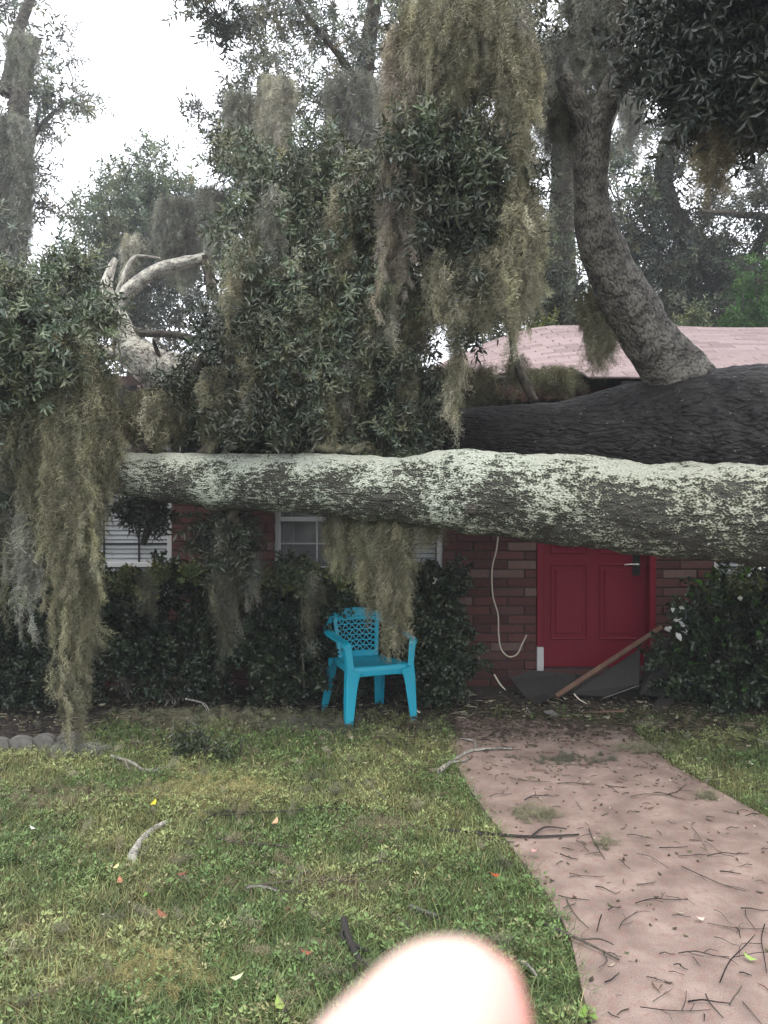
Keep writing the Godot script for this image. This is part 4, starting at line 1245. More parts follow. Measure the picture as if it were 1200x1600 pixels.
	moss_heap("fallen_moss", "moss tuft among the twigs at the path centre", g, G(945, 1318, 0.02), Vector3(0.05, 0.03, 0.08), 24, "olive", 0.3)
	moss_heap("fallen_moss", "loose moss where the path meets the debris", g, G(1010, 1172, 0.02), Vector3(0.18, 0.03, 0.12), 60, "olive", 0.45)
	g = "moss cushions on roof and trunks"
	moss_heap("moss_cushion", "mossy tuft lying along the torn eave edge", g, P(855, 585, 6.35), Vector3(0.30, 0.06, 0.15), 110, "olive", 0.5)
	moss_heap("moss_cushion", "bright moss cushion on top of the lichen trunk", g, P(525, 704, 5.0), Vector3(0.16, 0.05, 0.10), 70, "straw", 0.45)
	moss_heap("moss_cushion", "moss pad between the black log and the torn eave", g, P(735, 618, 6.2), Vector3(0.35, 0.12, 0.15), 140, "dim", 0.6, false)

# ---------------------------------------------------------------- shrubs
func shrubs() -> void:
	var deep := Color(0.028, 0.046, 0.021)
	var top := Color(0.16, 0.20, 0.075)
	var t := thing("hedge", "clipped dark green hedge under the front windows", "hedge", Vector3(-1.4, 0, -6.2))
	var f := Fol.new()
	for i in 14:
		var x := -3.4 + i * 0.225
		var hh := 0.93 + 0.05 * sin(i * 1.7) - (0.0 if i < 12 else 0.05)
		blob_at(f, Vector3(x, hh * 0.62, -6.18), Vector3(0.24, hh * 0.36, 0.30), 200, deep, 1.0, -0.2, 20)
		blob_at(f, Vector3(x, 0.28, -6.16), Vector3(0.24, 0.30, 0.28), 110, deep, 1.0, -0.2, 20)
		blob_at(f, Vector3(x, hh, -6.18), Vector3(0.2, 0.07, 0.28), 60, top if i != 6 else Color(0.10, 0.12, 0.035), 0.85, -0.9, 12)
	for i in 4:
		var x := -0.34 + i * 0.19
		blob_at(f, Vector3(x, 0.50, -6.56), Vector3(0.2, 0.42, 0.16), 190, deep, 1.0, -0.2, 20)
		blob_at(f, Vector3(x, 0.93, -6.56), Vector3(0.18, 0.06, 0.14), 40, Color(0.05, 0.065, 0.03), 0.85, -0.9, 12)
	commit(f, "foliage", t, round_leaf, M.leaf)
	for i in 12:
		var x := -3.3 + i * 0.26 + rf(-0.05, 0.05)
		var b := MB.new()
		tube(b, [[Vector3(x, 0, -6.2), 0.014], [Vector3(x + rf(-0.1, 0.1), 0.4, -6.2 + rf(-0.08, 0.08)), 0.01], [Vector3(x + rf(-0.15, 0.15), 0.8, -6.15), 0.005]], 8, 0.1)
		put("stem", b.mesh(), M.brown_bark, t)
	t = thing("shrub", "grey-tipped bush pushing above the hedge top beside the dark window", "shrub", P(470, 890, 5.95))
	f = Fol.new()
	blob(f, 470, 902, 36, 22, 5.9, 0.14, 90, Color(0.10, 0.13, 0.075), 0.8, -0.8, 10)
	commit(f, "foliage", t, round_leaf, M.leaf)
	var b0 := MB.new()
	tube(b0, [[P(475, 1080, 6.0), 0.012], [P(470, 910, 5.92), 0.006]], 8, 0.1)
	put("stem", b0.mesh(), M.brown_bark, t)
	# gardenia
	t = thing("flowering_bush", "dark rounded bush with two white blossoms between chair and door", "shrub", G(690, 1090))
	f = Fol.new()
	blob(f, 685, 985, 46, 95, 6.25, 0.28, 560, deep, 1.1, -0.2, 18)
	blob(f, 685, 905, 40, 26, 6.25, 0.2, 90, Color(0.032, 0.05, 0.024), 1.0, -0.8, 12)
	blob(f, 680, 1080, 40, 22, 6.15, 0.2, 90, deep, 1.0, -0.3, 12)
	commit(f, "foliage", t, round_leaf, M.leaf)
	for k in 5:
		var b := MB.new()
		tube(b, [[G(675 + k * 7, 1088), 0.012], [P(660 + k * 13, 980, 6.25), 0.008], [P(655 + k * 15, 900, 6.2), 0.004]], 8, 0.1)
		put("stem", b.mesh(), M.brown_bark, t)
	for q in [[642, 909], [677, 907]]:
		bloom(t, P(q[0], q[1], 6.0), 0.034, Vector3(0, 0.5, 1))
	# broad-leaved bush by the door
	t = thing("broad_leaved_bush", "large glossy bush with pale variegated sprig standing beside the red door", "shrub", G(1150, 1120))
	f = Fol.new()
	blob(f, 1160, 1000, 92, 90, 6.1, 0.34, 620, deep, 1.25, -0.2, 16)
	blob(f, 1280, 1010, 110, 110, 6.2, 0.4, 520, deep, 1.25, -0.2, 16)
	blob(f, 1110, 1080, 40, 40, 6.1, 0.25, 130, deep, 1.1, -0.2, 14)
	blob(f, 1180, 915, 55, 22, 6.05, 0.25, 110, Color(0.085, 0.10, 0.035), 0.9, -0.9, 12)
	commit(f, "foliage", t, round_leaf, M.leaf)
	var kinds := []
	for k in 4:
		var b := MB.new()
		leaf(b, Vector3.ZERO, Vector3.UP, Vector3.RIGHT, 0.085, 0.045, Color(1, 1, 1), rf(0.15, 0.35))
		kinds.append(b.mesh())
	for k in 5:
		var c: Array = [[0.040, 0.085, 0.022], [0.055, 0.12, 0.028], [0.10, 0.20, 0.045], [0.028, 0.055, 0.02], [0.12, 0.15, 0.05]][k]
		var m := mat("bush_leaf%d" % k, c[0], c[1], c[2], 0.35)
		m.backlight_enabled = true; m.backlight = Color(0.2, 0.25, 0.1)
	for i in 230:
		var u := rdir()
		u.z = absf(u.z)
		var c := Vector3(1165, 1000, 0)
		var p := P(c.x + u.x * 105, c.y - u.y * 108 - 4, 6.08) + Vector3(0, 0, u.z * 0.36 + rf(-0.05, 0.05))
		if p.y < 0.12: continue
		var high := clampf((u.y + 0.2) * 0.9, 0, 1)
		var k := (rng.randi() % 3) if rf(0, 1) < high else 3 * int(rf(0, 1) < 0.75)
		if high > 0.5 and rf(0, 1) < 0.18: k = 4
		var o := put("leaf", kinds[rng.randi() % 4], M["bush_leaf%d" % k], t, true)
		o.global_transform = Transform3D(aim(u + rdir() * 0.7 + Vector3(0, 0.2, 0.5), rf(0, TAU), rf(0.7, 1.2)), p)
	var pale := mat("variegated_leaf", 0.62, 0.63, 0.62, 0.5)
	for q in [[1053, 950], [1062, 958], [1072, 956], [1076, 968], [1066, 966], [1060, 970], [1042, 978], [1048, 984], [1056, 988], [1070, 982], [1040, 985], [1074, 993], [1063, 978]]:
		var o := put("variegated_leaf", kinds[rng.randi() % 4], pale, t, true)
		o.set_meta("label", "white variegated leaf")
		o.global_transform = Transform3D(aim(rdir() + Vector3(0.2, -0.2, 0.3), rf(0, TAU), rf(0.6, 0.9)), P(q[0], q[1], 5.95))
	for k in 6:
		var b := MB.new()
		tube(b, [[G(1120 + k * 22, 1105), 0.016], [P(1105 + k * 24, 1000, 6.1), 0.01], [P(1090 + k * 30, 920, 6.05), 0.005]], 8, 0.1)
		put("stem", b.mesh(), M.brown_bark, t)
	var b := MB.new()
	tube(b, [[P(1105, 1000, 6.1), 0.008], [P(1075, 972, 5.98), 0.005], [P(1050, 965, 5.95), 0.003]], 8, 0.05)
	put("sprig", b.mesh(), M.brown_bark, t)
	for q in [[1156, 935], [1175, 938]]:
		bloom(t, P(q[0], q[1], 5.85), 0.022, Vector3(0, 0.5, 1))
	# small weedy plants of the bed
	var i := 0
	for q in [["leafy dead branch heap leaning on the hedge near its middle", 225, 1050, 42, 45], ["brushy dead branch heap at the hedge foot under the brick pier", 312, 1050, 34, 44], ["low brush heap at the hedge end beside the mulch bed", 60, 1075, 55, 22], ["dark leafy twig heap lying on the lawn before the hedge", 318, 1172, 40, 12]]:
		t = thing("brush_heap", q[0], "brush", G(q[1], q[2] + q[4]), "heaps of storm brush along the hedge")
		f = Fol.new()
		blob_at(f, t.position + Vector3(0, 0.16 if q[4] > 30 else 0.06, 0.02), Vector3(q[3] * 5.6 / F, q[4] * 5.0 / F, 0.16), 70 if q[4] > 15 else 34, Color(0.085, 0.085, 0.06) if q[4] > 30 else Color(0.04, 0.06, 0.028), 0.8, -0.2, 10)
		commit(f, "leaves", t, leaf_mesh, M.leaf)
		for k in 7:
			b = MB.new()
			var a: Vector3 = t.position + Vector3(rf(-0.25, 0.25), 0.01, rf(-0.05, 0.1))
			tube(b, [[a, 0.006], [a + Vector3(rf(-0.12, 0.12), rf(0.08, 0.22), rf(-0.05, 0.05)), 0.004], [a + Vector3(rf(-0.3, 0.3), rf(0.02, 0.36) * (1.0 if q[4] > 30 else 0.3), rf(-0.1, 0.1)), 0.002]], 6, 0.05)
			put("dead_twig", b.mesh(), M.grey_bark, t)
		i += 1

func bloom(t: Node3D, at: Vector3, r: float, face: Vector3) -> void:
	var b := MB.new()
	var bs := aim(face, 0.4, 1.0)
	for k in 7:
		var a := TAU * k / 7.0
		var d := (bs.x * cos(a) + bs.z * sin(a) + bs.y * (0.35 if k % 2 else 0.8)).normalized()
		leaf(b, at, d, d.cross(bs.y).normalized(), r * rf(0.9, 1.2), r * 0.75, Color(1, 1, rf(0.9, 1.0)))
	put("blossom", b.mesh(), M.white_petal, t)

# ---------------------------------------------------------------- the chair
func ribbon(b: MB, pts: Array, thick: float) -> void:          # [centre, width direction, width]
	var rows := []
	for i in pts.size():
		var t: Vector3 = (pts[mini(i + 1, pts.size() - 1)][0] - pts[maxi(i - 1, 0)][0]).normalized()
		var w: Vector3 = pts[i][1]
		w = (w - t * w.dot(t)).normalized()
		var nn := t.cross(w)
		var c: Vector3 = pts[i][0]
		var hw: float = pts[i][2] / 2.0
		var h := thick / 2.0
		var q := hw * 0.82
		rows.append([c + w * hw, c + w * q + nn * h, c - w * q + nn * h, c - w * hw, c - w * q - nn * h, c + w * q - nn * h])
	for i in rows.size() - 1:
		for k in 6:
			var m := (k + 1) % 6
			var mid: Vector3 = (rows[i][k] + rows[i][m]) / 2.0 - pts[i][0]
			b.quad(rows[i][k], rows[i][m], rows[i + 1][m], rows[i + 1][k], mid)
	for e in [0, rows.size() - 1]:
		var r: Array = rows[e]
		var o: Vector3 = pts[0][0] - pts[1][0] if e == 0 else pts[-1][0] - pts[-2][0]
		b.quad(r[0], r[1], r[2], r[3], o)
		b.quad(r[0], r[3], r[4], r[5], o)

func fine(pts: Array, per: int) -> Array:
	var out := []
	for i in pts.size() - 1:
		var a: Array = pts[maxi(i - 1, 0)]
		var c: Array = pts[i]
		var d: Array = pts[i + 1]
		var e: Array = pts[mini(i + 2, pts.size() - 1)]
		for k in per:
			var t := float(k) / per
			out.append([(c[0] as Vector3).cubic_interpolate(d[0], a[0], e[0], t), (c[1] as Vector3).lerp(d[1], t), lerpf(c[2], d[2], t)])
	out.append(pts[-1])
	return out

func chair() -> void:
	var t := thing("garden_chair", "turquoise plastic garden chair with lattice back standing before the hedge", "chair", Vector3(-0.125, 0, -5.86))
	t.rotation = Vector3(0.0, deg_to_rad(25), deg_to_rad(-1.0))
	t.scale = Vector3(0.95, 0.98, 0.95)
	var m: Material = M.turquoise
	var sx := Vector3(1, 0, 0)
	var b := MB.new()
	# seat: dished sheet with a rolled front lip
	var rows := []
	var uvs := []
	for j in 13:
		var row := PackedVector3Array()
		var ur := PackedVector2Array()
		var v := j / 12.0
		var z := lerpf(-0.22, 0.24, v)
		for k in 15:
			var u := k / 7.0 - 1.0
			var hw := lerpf(0.19, 0.245, v)
			var y := 0.405 - 0.022 * (1.0 - u * u) * (1.0 - pow(absf(v * 2.0 - 1.0), 3.0)) + 0.012 * v
			row.append(Vector3(u * hw, y, z - 0.018 * u * u * v)); ur.append(Vector2(u, v))
		rows.append(row); uvs.append(ur)
	for drop in [[0.008, 0.012], [0.014, 0.035], [0.010, 0.07]]:
		var row := PackedVector3Array()
		var ur := PackedVector2Array()
		for k in 15:
			var u := k / 7.0 - 1.0
			row.append(Vector3(u * 0.245, 0.417 - drop[1] * (1.0 + 0.35 * u * u * u * u), 0.24 + drop[0] - 0.018 * u * u)); ur.append(Vector2(u, 1.1))
		rows.append(row); uvs.append(ur)
	b.grid(rows, false, uvs)
	for s in [-1.0, 1.0]:
		ribbon(b, [[Vector3(s * 0.19, 0.38, -0.22), Vector3.UP, 0.05], [Vector3(s * 0.243, 0.385, 0.22), Vector3.UP, 0.055]], 0.006)
	put("seat", b.mesh(), m, t, true)
	# arms and top rail in one hoop
	b = MB.new()
	var half := [[Vector3(-0.262, 0.545, 0.235), Vector3(0.9, 0, 0.2), 0.062], [Vector3(-0.275, 0.575, 0.225), Vector3(1, 0.1, 0.3), 0.066], [Vector3(-0.288, 0.592, 0.17), Vector3(1, 0.1, 0), 0.07], [Vector3(-0.297, 0.605, 0.03), Vector3(1, 0.2, 0), 0.066], [Vector3(-0.288, 0.635, -0.12), Vector3(0.8, 0.6, 0), 0.068], [Vector3(-0.225, 0.69, -0.235), Vector3(0.25, 1, 0.1), 0.074], [Vector3(-0.11, 0.725, -0.275), Vector3(0, 1, -0.1), 0.078]]
	var hoop := half.duplicate()
	hoop.append([Vector3(0, 0.735, -0.285), Vector3(0, 1, -0.1), 0.08])
	for k in half.size():
		var q: Array = half[half.size() - 1 - k]
		hoop.append([q[0] * Vector3(-1, 1, 1), q[1] * Vector3(-1, 1, 1) * (1.0 if k < 1 else -1.0) if k > 2 else Vector3(-q[1].x, q[1].y, q[1].z), q[2]])
	for k in hoop.size():                                       # keep the width direction turning the same way
		if k and hoop[k][1].dot(hoop[k - 1][1]) < 0: hoop[k][1] = -hoop[k][1]
	ribbon(b, fine(hoop, 6), 0.016)
	put("armrest_hoop", b.mesh(), m, t, true)
	for s in [-1.0, 1.0]:
		b = MB.new()
		ribbon(b, [[Vector3(s * 0.264, 0.575, 0.235), sx, 0.058], [Vector3(s * 0.253, 0.48, 0.243), sx, 0.052], [Vector3(s * 0.243, 0.40, 0.25), sx, 0.05]], 0.012)
		ribbon(b, [[Vector3(s * 0.287, 0.578, 0.205), Vector3.BACK, 0.06], [Vector3(s * 0.276, 0.48, 0.215), Vector3.BACK, 0.055], [Vector3(s * 0.266, 0.37, 0.222), Vector3.BACK, 0.055]], 0.010)
		put("arm_post", b.mesh(), m, t, true)
		b = MB.new()
		ribbon(b, fine([[Vector3(s * 0.214, 0.392, 0.256), sx, 0.115], [Vector3(s * 0.232, 0.325, 0.258), sx, 0.095], [Vector3(s * 0.247, 0.18, 0.268), sx, 0.075], [Vector3(s * 0.262, 0.0, 0.285), sx, 0.05]], 3), 0.007)
		ribbon(b, [[Vector3(s * 0.268, 0.385, 0.222), Vector3.BACK, 0.075], [Vector3(s * 0.279, 0.18, 0.235), Vector3.BACK, 0.06], [Vector3(s * 0.287, 0.0, 0.262), Vector3.BACK, 0.045]], 0.007)
		put("leg", b.mesh(), m, t, true)
		b = MB.new()
		ribbon(b, [[Vector3(s * 0.19, 0.40, -0.228), sx, 0.085], [Vector3(s * 0.212, 0.2, -0.262), sx, 0.07], [Vector3(s * 0.235, 0.0, -0.31), sx, 0.055]], 0.007)
		ribbon(b, [[Vector3(s * 0.226, 0.40, -0.2), Vector3.BACK, 0.06], [Vector3(s * 0.243, 0.2, -0.232), Vector3.BACK, 0.055], [Vector3(s * 0.26, 0.0, -0.28), Vector3.BACK, 0.05]], 0.007)
		put("leg", b.mesh(), m, t, true)
	# back: frame, foot panel and lattice
	var bp := func(u: float, v: float) -> Vector3:              # u -1..1, v 0..1 on the back's curved face
		return Vector3(u * lerpf(0.155, 0.185, v), lerpf(0.41, 0.715, v), lerpf(-0.212, -0.272, v) + 0.028 * u * u)
	b = MB.new()
	for s in [-1.0, 1.0]:
		var pts := []
		for k in 7: pts.append([bp.call(s, k / 6.0), sx, 0.034])
		ribbon(b, pts, 0.012)
	var low := []
	var up := []
	for k in 9:
		low.append([bp.call(k / 4.0 - 1.0, 0.05), Vector3.UP, 0.045])
		up.append([bp.call(k / 4.0 - 1.0, 0.93), Vector3.UP, 0.03])
	ribbon(b, low, 0.011)
	ribbon(b, up, 0.011)
	put("backrest", b.mesh(), m, t, true)
	b = MB.new()
	for r in 6:
		var v := lerpf(0.12, 0.92, r / 6.0)
		var v2 := lerpf(0.12, 0.92, (r + 1) / 6.0)
		for k in 6:
			var u := lerpf(-1, 1, k / 6.0)
			var u2 := lerpf(-1, 1, (k + 1) / 6.0)
			var a: Vector3 = bp.call(u, v)
			var c: Vector3 = bp.call(u2, v)
			var d: Vector3 = bp.call((u + u2) / 2, v2)
			ribbon(b, [[a, Vector3.UP, 0.009], [c, Vector3.UP, 0.009]], 0.006)
			ribbon(b, [[a, sx, 0.009], [d, sx, 0.009]], 0.0064)
			ribbon(b, [[d, sx, 0.009], [c, sx, 0.009]], 0.0058)
	put("backrest_lattice", b.mesh(), m, t, true)

# ---------------------------------------------------------------- storm debris by the door
func slab_thing(called: String, label: String, cat: String, pts: Array, thick: float, m: Material, group := "") -> Node3D:
	var t := thing(called, label, cat, Vector3(pts[0].x, 0, pts[0].z), group)
	var b := MB.new()
	b.slab(pts, thick)
	put("board", b.mesh(), m, t)
	return t

func debris() -> void:
	var g := "torn sheets of roof board heaped by the door"
	var t := slab_thing("roof_sheet", "dark roof sheet with pale worn edge leaning across the door foot", "board", [P(893, 1086, 6.28), P(942, 1090, 6.2), P(998, 1070, 6.25), P(999, 1016, 6.42)], 0.014, M.dark_panel, g)
	var b := MB.new()
	tube(b, [[P(943, 1091, 6.19), 0.004], [P(998, 1071, 6.24), 0.004]], 6, 0.05)
	put("worn_edge", b.mesh(), M.edger, t)
	b = MB.new()
	tube(b, [[P(998, 1071, 6.245), 0.005], [P(999, 1017, 6.415), 0.005]], 6, 0.05)
	put("worn_edge", b.mesh(), M.dark_panel, t)
	t = slab_thing("long_board", "long reddish-brown board leaning from the path up to the bush", "board", [P(868, 1086, 6.25), P(872, 1091, 6.22), P(1036, 984, 6.45), P(1033, 978, 6.48)], 0.016, M.old_wood)
	slab_thing("roof_sheet", "black roof sheet tilted between door jamb and bush", "board", [P(1000, 1086, 6.3), P(1030, 1090, 6.25), P(1085, 1040, 6.35), P(1052, 990, 6.5), P(1008, 1022, 6.55)], 0.012, M.dark_panel, g)
	slab_thing("roof_sheet", "flat dark sheet lying under the white jamb foot", "board", [P(797, 1060, 6.52), P(832, 1047, 6.58), P(902, 1054, 6.55), P(880, 1089, 6.32), P(822, 1091, 6.32)], 0.012, M.dark_panel, g)
	slab_thing("roof_sheet", "small dark sheet wedged beneath the long reddish board", "board", [P(905, 1058, 6.5), P(960, 1052, 6.52), P(950, 1078, 6.38), P(890, 1090, 6.3)], 0.01, M.underlay, g)
	for q in [["torn shingle scrap lying flat before the white jamb foot", 842, 1098, 0.16, 0.5, 0.2], ["torn shingle scrap propped on the long reddish board", 905, 1075, 0.14, 1.2, 0.7], ["splintered plank piece at the far end of the path", 940, 1118, 0.30, -0.3, 0.1], ["dark shingle scrap beside the bush foot", 1032, 1108, 0.17, 0.9, 0.3], ["small pale shingle scrap by the snapped metal tip", 860, 1120, 0.11, 2.0, 0.15], ["broken lath crossing the black roof sheet", 1040, 1072, 0.42, 0.5, 0.5], ["short lath piece against the doorstep", 965, 1078, 0.28, -0.5, 0.3]]:
		t = thing("roof_scrap", q[0], "roof scrap", G(q[1], q[2]), "scraps of roof torn off by the storm")
		b = MB.new()
		var wide: float = 0.035 if "lath" in q[0] or "plank" in q[0] else q[3] * 0.7
		b.box(Transform3D(Basis(Vector3.UP, q[4]) * Basis(Vector3.BACK, q[5]), t.position + Vector3(0, 0.03 + 0.4 * q[3] * sin(q[5]), 0.05)), Vector3(q[3], 0.008, wide), 0.002)
		put("scrap", b.mesh(), M.old_wood if wide < 0.05 else M.edger if "pale" in q[0] else M.dark_panel, t)
	t = thing("metal_strip", "bent dark metal strip with a white snapped tip lying by the path", "metal strip", G(800, 1090))
	b = MB.new()
	ribbon(b, fine([[P(773, 1056, 6.4), Vector3.UP, 0.03], [P(790, 1080, 6.3), Vector3(0, 1, 0.4), 0.03], [P(812, 1100, 6.15), Vector3(0, 0.6, 0.7), 0.028], [P(822, 1112, 6.02), Vector3(0, 0.4, 1), 0.026]], 4), 0.006)
	put("strip", b.mesh(), M.underlay, t)
	b = MB.new()
	b.slab([P(818, 1121, 5.92), P(833, 1120, 5.92), P(823, 1106, 6.02)], 0.008)
	put("snapped_tip", b.mesh(), M.white_trim, t)
	b = MB.new()
	tube(b, [[P(772, 1054, 6.39), 0.007], [P(782, 1070, 6.33), 0.006], [P(790, 1078, 6.29), 0.004]], 6, 0.03)
	put("pale_edge", b.mesh(), M.cable, t)
	t = thing("hanging_cable", "cream cable hanging loose down the brick wall and hooking upward at its end", "cable", P(780, 1010, 6.6))
	b = MB.new()
	tube(b, [[P(792, 640, 6.35), 0.0062], [P(784, 760, 6.5), 0.0062], [P(777, 850, 6.6), 0.0062], [P(769, 888, 6.63), 0.0062], [P(770, 930, 6.64), 0.0062], [P(778, 960, 6.64), 0.0062], [P(779, 990, 6.63), 0.0062], [P(783, 1014, 6.62), 0.0062], [P(795, 1026, 6.6), 0.0062], [P(808, 1022, 6.58), 0.0062], [P(816, 1006, 6.57), 0.0062], [P(823, 992, 6.56), 0.0055]], 10, 0.02)
	put("cable", b.mesh(), M.cable, t)
	# a bent white sheet and strut beyond the bush
	t = thing("metal_awning", "buckled white metal awning sheet with dark bent strut at the corner window", "awning", P(1180, 900, 6.3))
	b = MB.new()
	b.slab([P(1172, 912, 6.2), P(1164, 905, 6.35), P(1180, 884, 6.5), P(1290, 892, 6.5), P(1290, 925, 6.2)], 0.008)
	put("sheet", b.mesh(), M.white_sheet, t)
	b = MB.new()
	tube(b, [[P(1130, 908, 6.3), 0.012], [P(1150, 890, 6.4), 0.012], [P(1176, 876, 6.5), 0.012]], 8, 0.03)
	put("strut", b.mesh(), M.edger, t)
	# edging stones
	g = "scalloped concrete edging stones of the mulch bed"
	var names := ["half-hidden scalloped edging stone at the edge of the view", "second scalloped edging stone, widest and palest", "third scalloped edging stone, tilted", "fourth scalloped edging stone touching the long moss beard"]
	for k in 4:
		t = thing("edging_stone", names[k], "edging stone", G(-4 + k * 37, 1176 - k * 3), g)
		t.rotation.y = 0.08 + rf(-0.15, 0.15)
		t.rotation.z = rf(-0.12, 0.12)
		b = MB.new()
		var rows := []
		for j in 13:
			var a := PI * j / 12.0
			rows.append(Vector2(-cos(a) * 0.074, 0.052 + sin(a) * 0.042))
		var prof := [Vector2(-0.074, -0.03)]
		prof.append_array(rows)
		prof.append(Vector2(0.074, -0.03))
		var pts := []
		for q in prof: pts.append(Vector3(q.x, q.y, 0.025))
		b.slab(pts, 0.05)
		put("stone", b.mesh(), M.edger, t, true)

# ---------------------------------------------------------------- sticks, twigs and leaves
func stick(called: String, label: String, group: String, pts: Array, r: float, m: Material, side_twigs := 0) -> void:
	var t := thing(called, label, "stick" if r > 0.009 else "twig", pts[0] * Vector3(1, 0, 1), group)
	var b := MB.new()
	var s := []
	for i in pts.size():
		s.append([pts[i], r * lerpf(1.0, 0.55, float(i) / (pts.size() - 1))])
	tube(b, s, 7, 0.03, 0.3 if r > 0.009 else 0.0, true, 0.3)
	put("stem", b.mesh(), m, t)
	for k in side_twigs:
		var q: float = (k + 0.6) / (side_twigs + 0.4)
		var i := mini(int(q * (pts.size() - 1)), pts.size() - 2)
		var p: Vector3 = (pts[i] as Vector3).lerp(pts[i + 1], q * (pts.size() - 1) - i)
		var d: Vector3 = (pts[-1] - pts[0]).normalized().rotated(Vector3.UP, rf(0.4, 1.0) * (1 if k % 2 else -1))
		var l: float = pts[0].distance_to(pts[-1]) * rf(0.2, 0.42)
		b = MB.new()
		tube(b, [[p, r * 0.6], [p + d * l * 0.6 + Vector3(0, rf(0.0, 0.012), 0), r * 0.5], [p + d.rotated(Vector3.UP, rf(-0.4, 0.4)) * l, r * 0.3]], 6, 0.03)
		put("side_twig", b.mesh(), m, t)

func twigs() -> void:
	var z8 := [[390, 130, 520, 142], [540, 150, 660, 150], [440, 200, 515, 182], [770, 190, 900, 182], [845, 178, 940, 198], [890, 182, 945, 150], [960, 285, 1010, 360], [1010, 375, 1140, 366], [920, 378, 1020, 368], [760, 310, 840, 318], [640, 290, 690, 385], [735, 385, 770, 415], [790, 370, 890, 412], [930, 410, 1130, 485], [1050, 425, 1115, 430], [790, 465, 850, 455], [580, 440, 690, 438], [660, 470, 720, 490], [880, 500, 950, 512], [735, 605, 795, 545], [785, 525, 950, 508], [570, 510, 640, 600], [545, 500, 640, 512], [680, 560, 665, 610], [1030, 545, 1090, 590], [1115, 540, 1200, 545], [1130, 545, 1165, 610], [1010, 585, 1200, 600], [920, 680, 1080, 690], [1050, 770, 1160, 620], [1030, 630, 1110, 655], [1110, 740, 1150, 748], [800, 850, 1020, 855], [840, 830, 900, 790], [930, 860, 945, 795], [950, 830, 1080, 835], [1080, 840, 1118, 780], [1005, 810, 1060, 880], [690, 770, 735, 740], [890, 738, 940, 745], [700, 865, 735, 880], [1190, 590, 1196, 740], [1160, 455, 1200, 460], [1180, 355, 1200, 352], [900, 560, 960, 565], [690, 680, 745, 690], [700, 545, 740, 530], [860, 680, 910, 682], [885, 265, 915, 275], [1060, 235, 1110, 245], [1130, 250, 1190, 240], [1070, 290, 1110, 285], [600, 330, 640, 360], [550, 370, 605, 385], [540, 400, 560, 390], [560, 540, 600, 520], [1100, 600, 1115, 630], [965, 690, 990, 720], [905, 715, 950, 730], [820, 755, 870, 765], [1120, 830, 1180, 900], [870, 780, 860, 790], [1000, 870, 1000, 890], [760, 240, 790, 235], [690, 155, 760, 160], [310, 45, 430, 42], [330, 190, 400, 180], [600, 205, 620, 230], [700, 160, 730, 175], [570, 90, 700, 98], [1000, 330, 1060, 365], [860, 350, 950, 345], [1150, 405, 1110, 408]]
	var depth_word := ["at the path's near end", "in its near half", "halfway along", "in its far half", "at its far end"]
	var used := {}
	var i := 0
	for q in z8:
		var a := G(600 + q[0] / 2.0, 1150 + q[1] / 2.0, 0.027)
		var c := G(600 + q[2] / 2.0, 1150 + q[3] / 2.0, 0.027)
		var l := a.distance_to(c)
		var side := (c - a).cross(Vector3.UP).normalized()
		var bow := rf(-0.09, 0.09)
		var forks := (1 + rng.randi() % 3) if l > 0.16 else (rng.randi() % 2)
		var mid := (a + c) / 2.0
		var yy: float = 1150 + (q[1] + q[3]) / 4.0
		var k := 0 if yy > 1520 else 1 if yy > 1440 else 2 if yy > 1340 else 3 if yy > 1240 else 4
		var xx: float = 600 + (q[0] + q[2]) / 4.0
		var centre := lerpf(880, 1100, clampf((yy - 1200) / 400.0, 0, 1))
		var where := "by the lawn edge" if xx < centre - 80 else "along the middle" if xx < centre + 60 else "by the right edge"
		var run := (c - a).normalized()
		var lie := "crosswise" if absf(run.x) > 0.9 else "lengthwise" if absf(run.z) > 0.8 else "slanting away" if run.x * run.z < 0 else "slanting back"
		var words := "%s %s%s %s twig %s %s, %s" % ["long" if l > 0.25 else "short" if l < 0.11 else "mid-length", "bowed " if absf(bow) > 0.045 else "straight ", ["unforked", "once-forked", "twice-forked", "thrice-forked"][forks], ["brown", "grey", "blackish"][i % 3], lie, depth_word[k], where]
		stick("twig", words, "storm twigs scattered on the path", [a + Vector3(0, rf(0, 0.004), 0), a.lerp(c, 0.35) + side * l * bow + Vector3(0, rf(0, 0.01), 0), a.lerp(c, 0.7) + side * l * bow * rf(0.2, 1.0), c], rf(0.0013, 0.0027), [M.brown_bark, M.grey_bark, M.dark_bark][i % 3], forks)
		i += 1
	var g := "sticks lying on the lawn"
	var L := func(x: float, y: float, h := 0.03) -> Vector3: return G(x, y, h)
	stick("stick", "thick lichened stick with cut pale end on the lawn", g, [L.call(206, 1341), L.call(222, 1312), L.call(245, 1292), L.call(262, 1284, 0.05)], 0.019, M.pale_bark)
	stick("stick", "forked pale lichened twig lying near the long moss beard", g, [L.call(174, 1181, 0.04), L.call(205, 1191), L.call(225, 1203), L.call(247, 1204)], 0.010, M.pale_bark, 2)
	stick("stick", "black ragged stick standing out of the lawn beside the fingertip", g, [L.call(537, 1436, 0.07), L.call(543, 1462, 0.05), L.call(556, 1490), L.call(574, 1512)], 0.012, M.underlay, 3)
	stick("stick", "pale flaky bark strip lying between stick and path edge", g, [L.call(640, 1417), L.call(660, 1424), L.call(684, 1432)], 0.013, M.lichen_bark)
	stick("stick", "long grey stick crossing from lawn onto the path", g, [L.call(690, 1296), L.call(760, 1302), L.call(830, 1307, 0.03), L.call(905, 1304, 0.03)], 0.008, M.grey_bark, 2)
	stick("stick", "lichened branch lying across the path corner by the lawn", g, [L.call(686, 1205), L.call(712, 1186), L.call(742, 1172), L.call(800, 1170)], 0.013, M.pale_bark, 2)
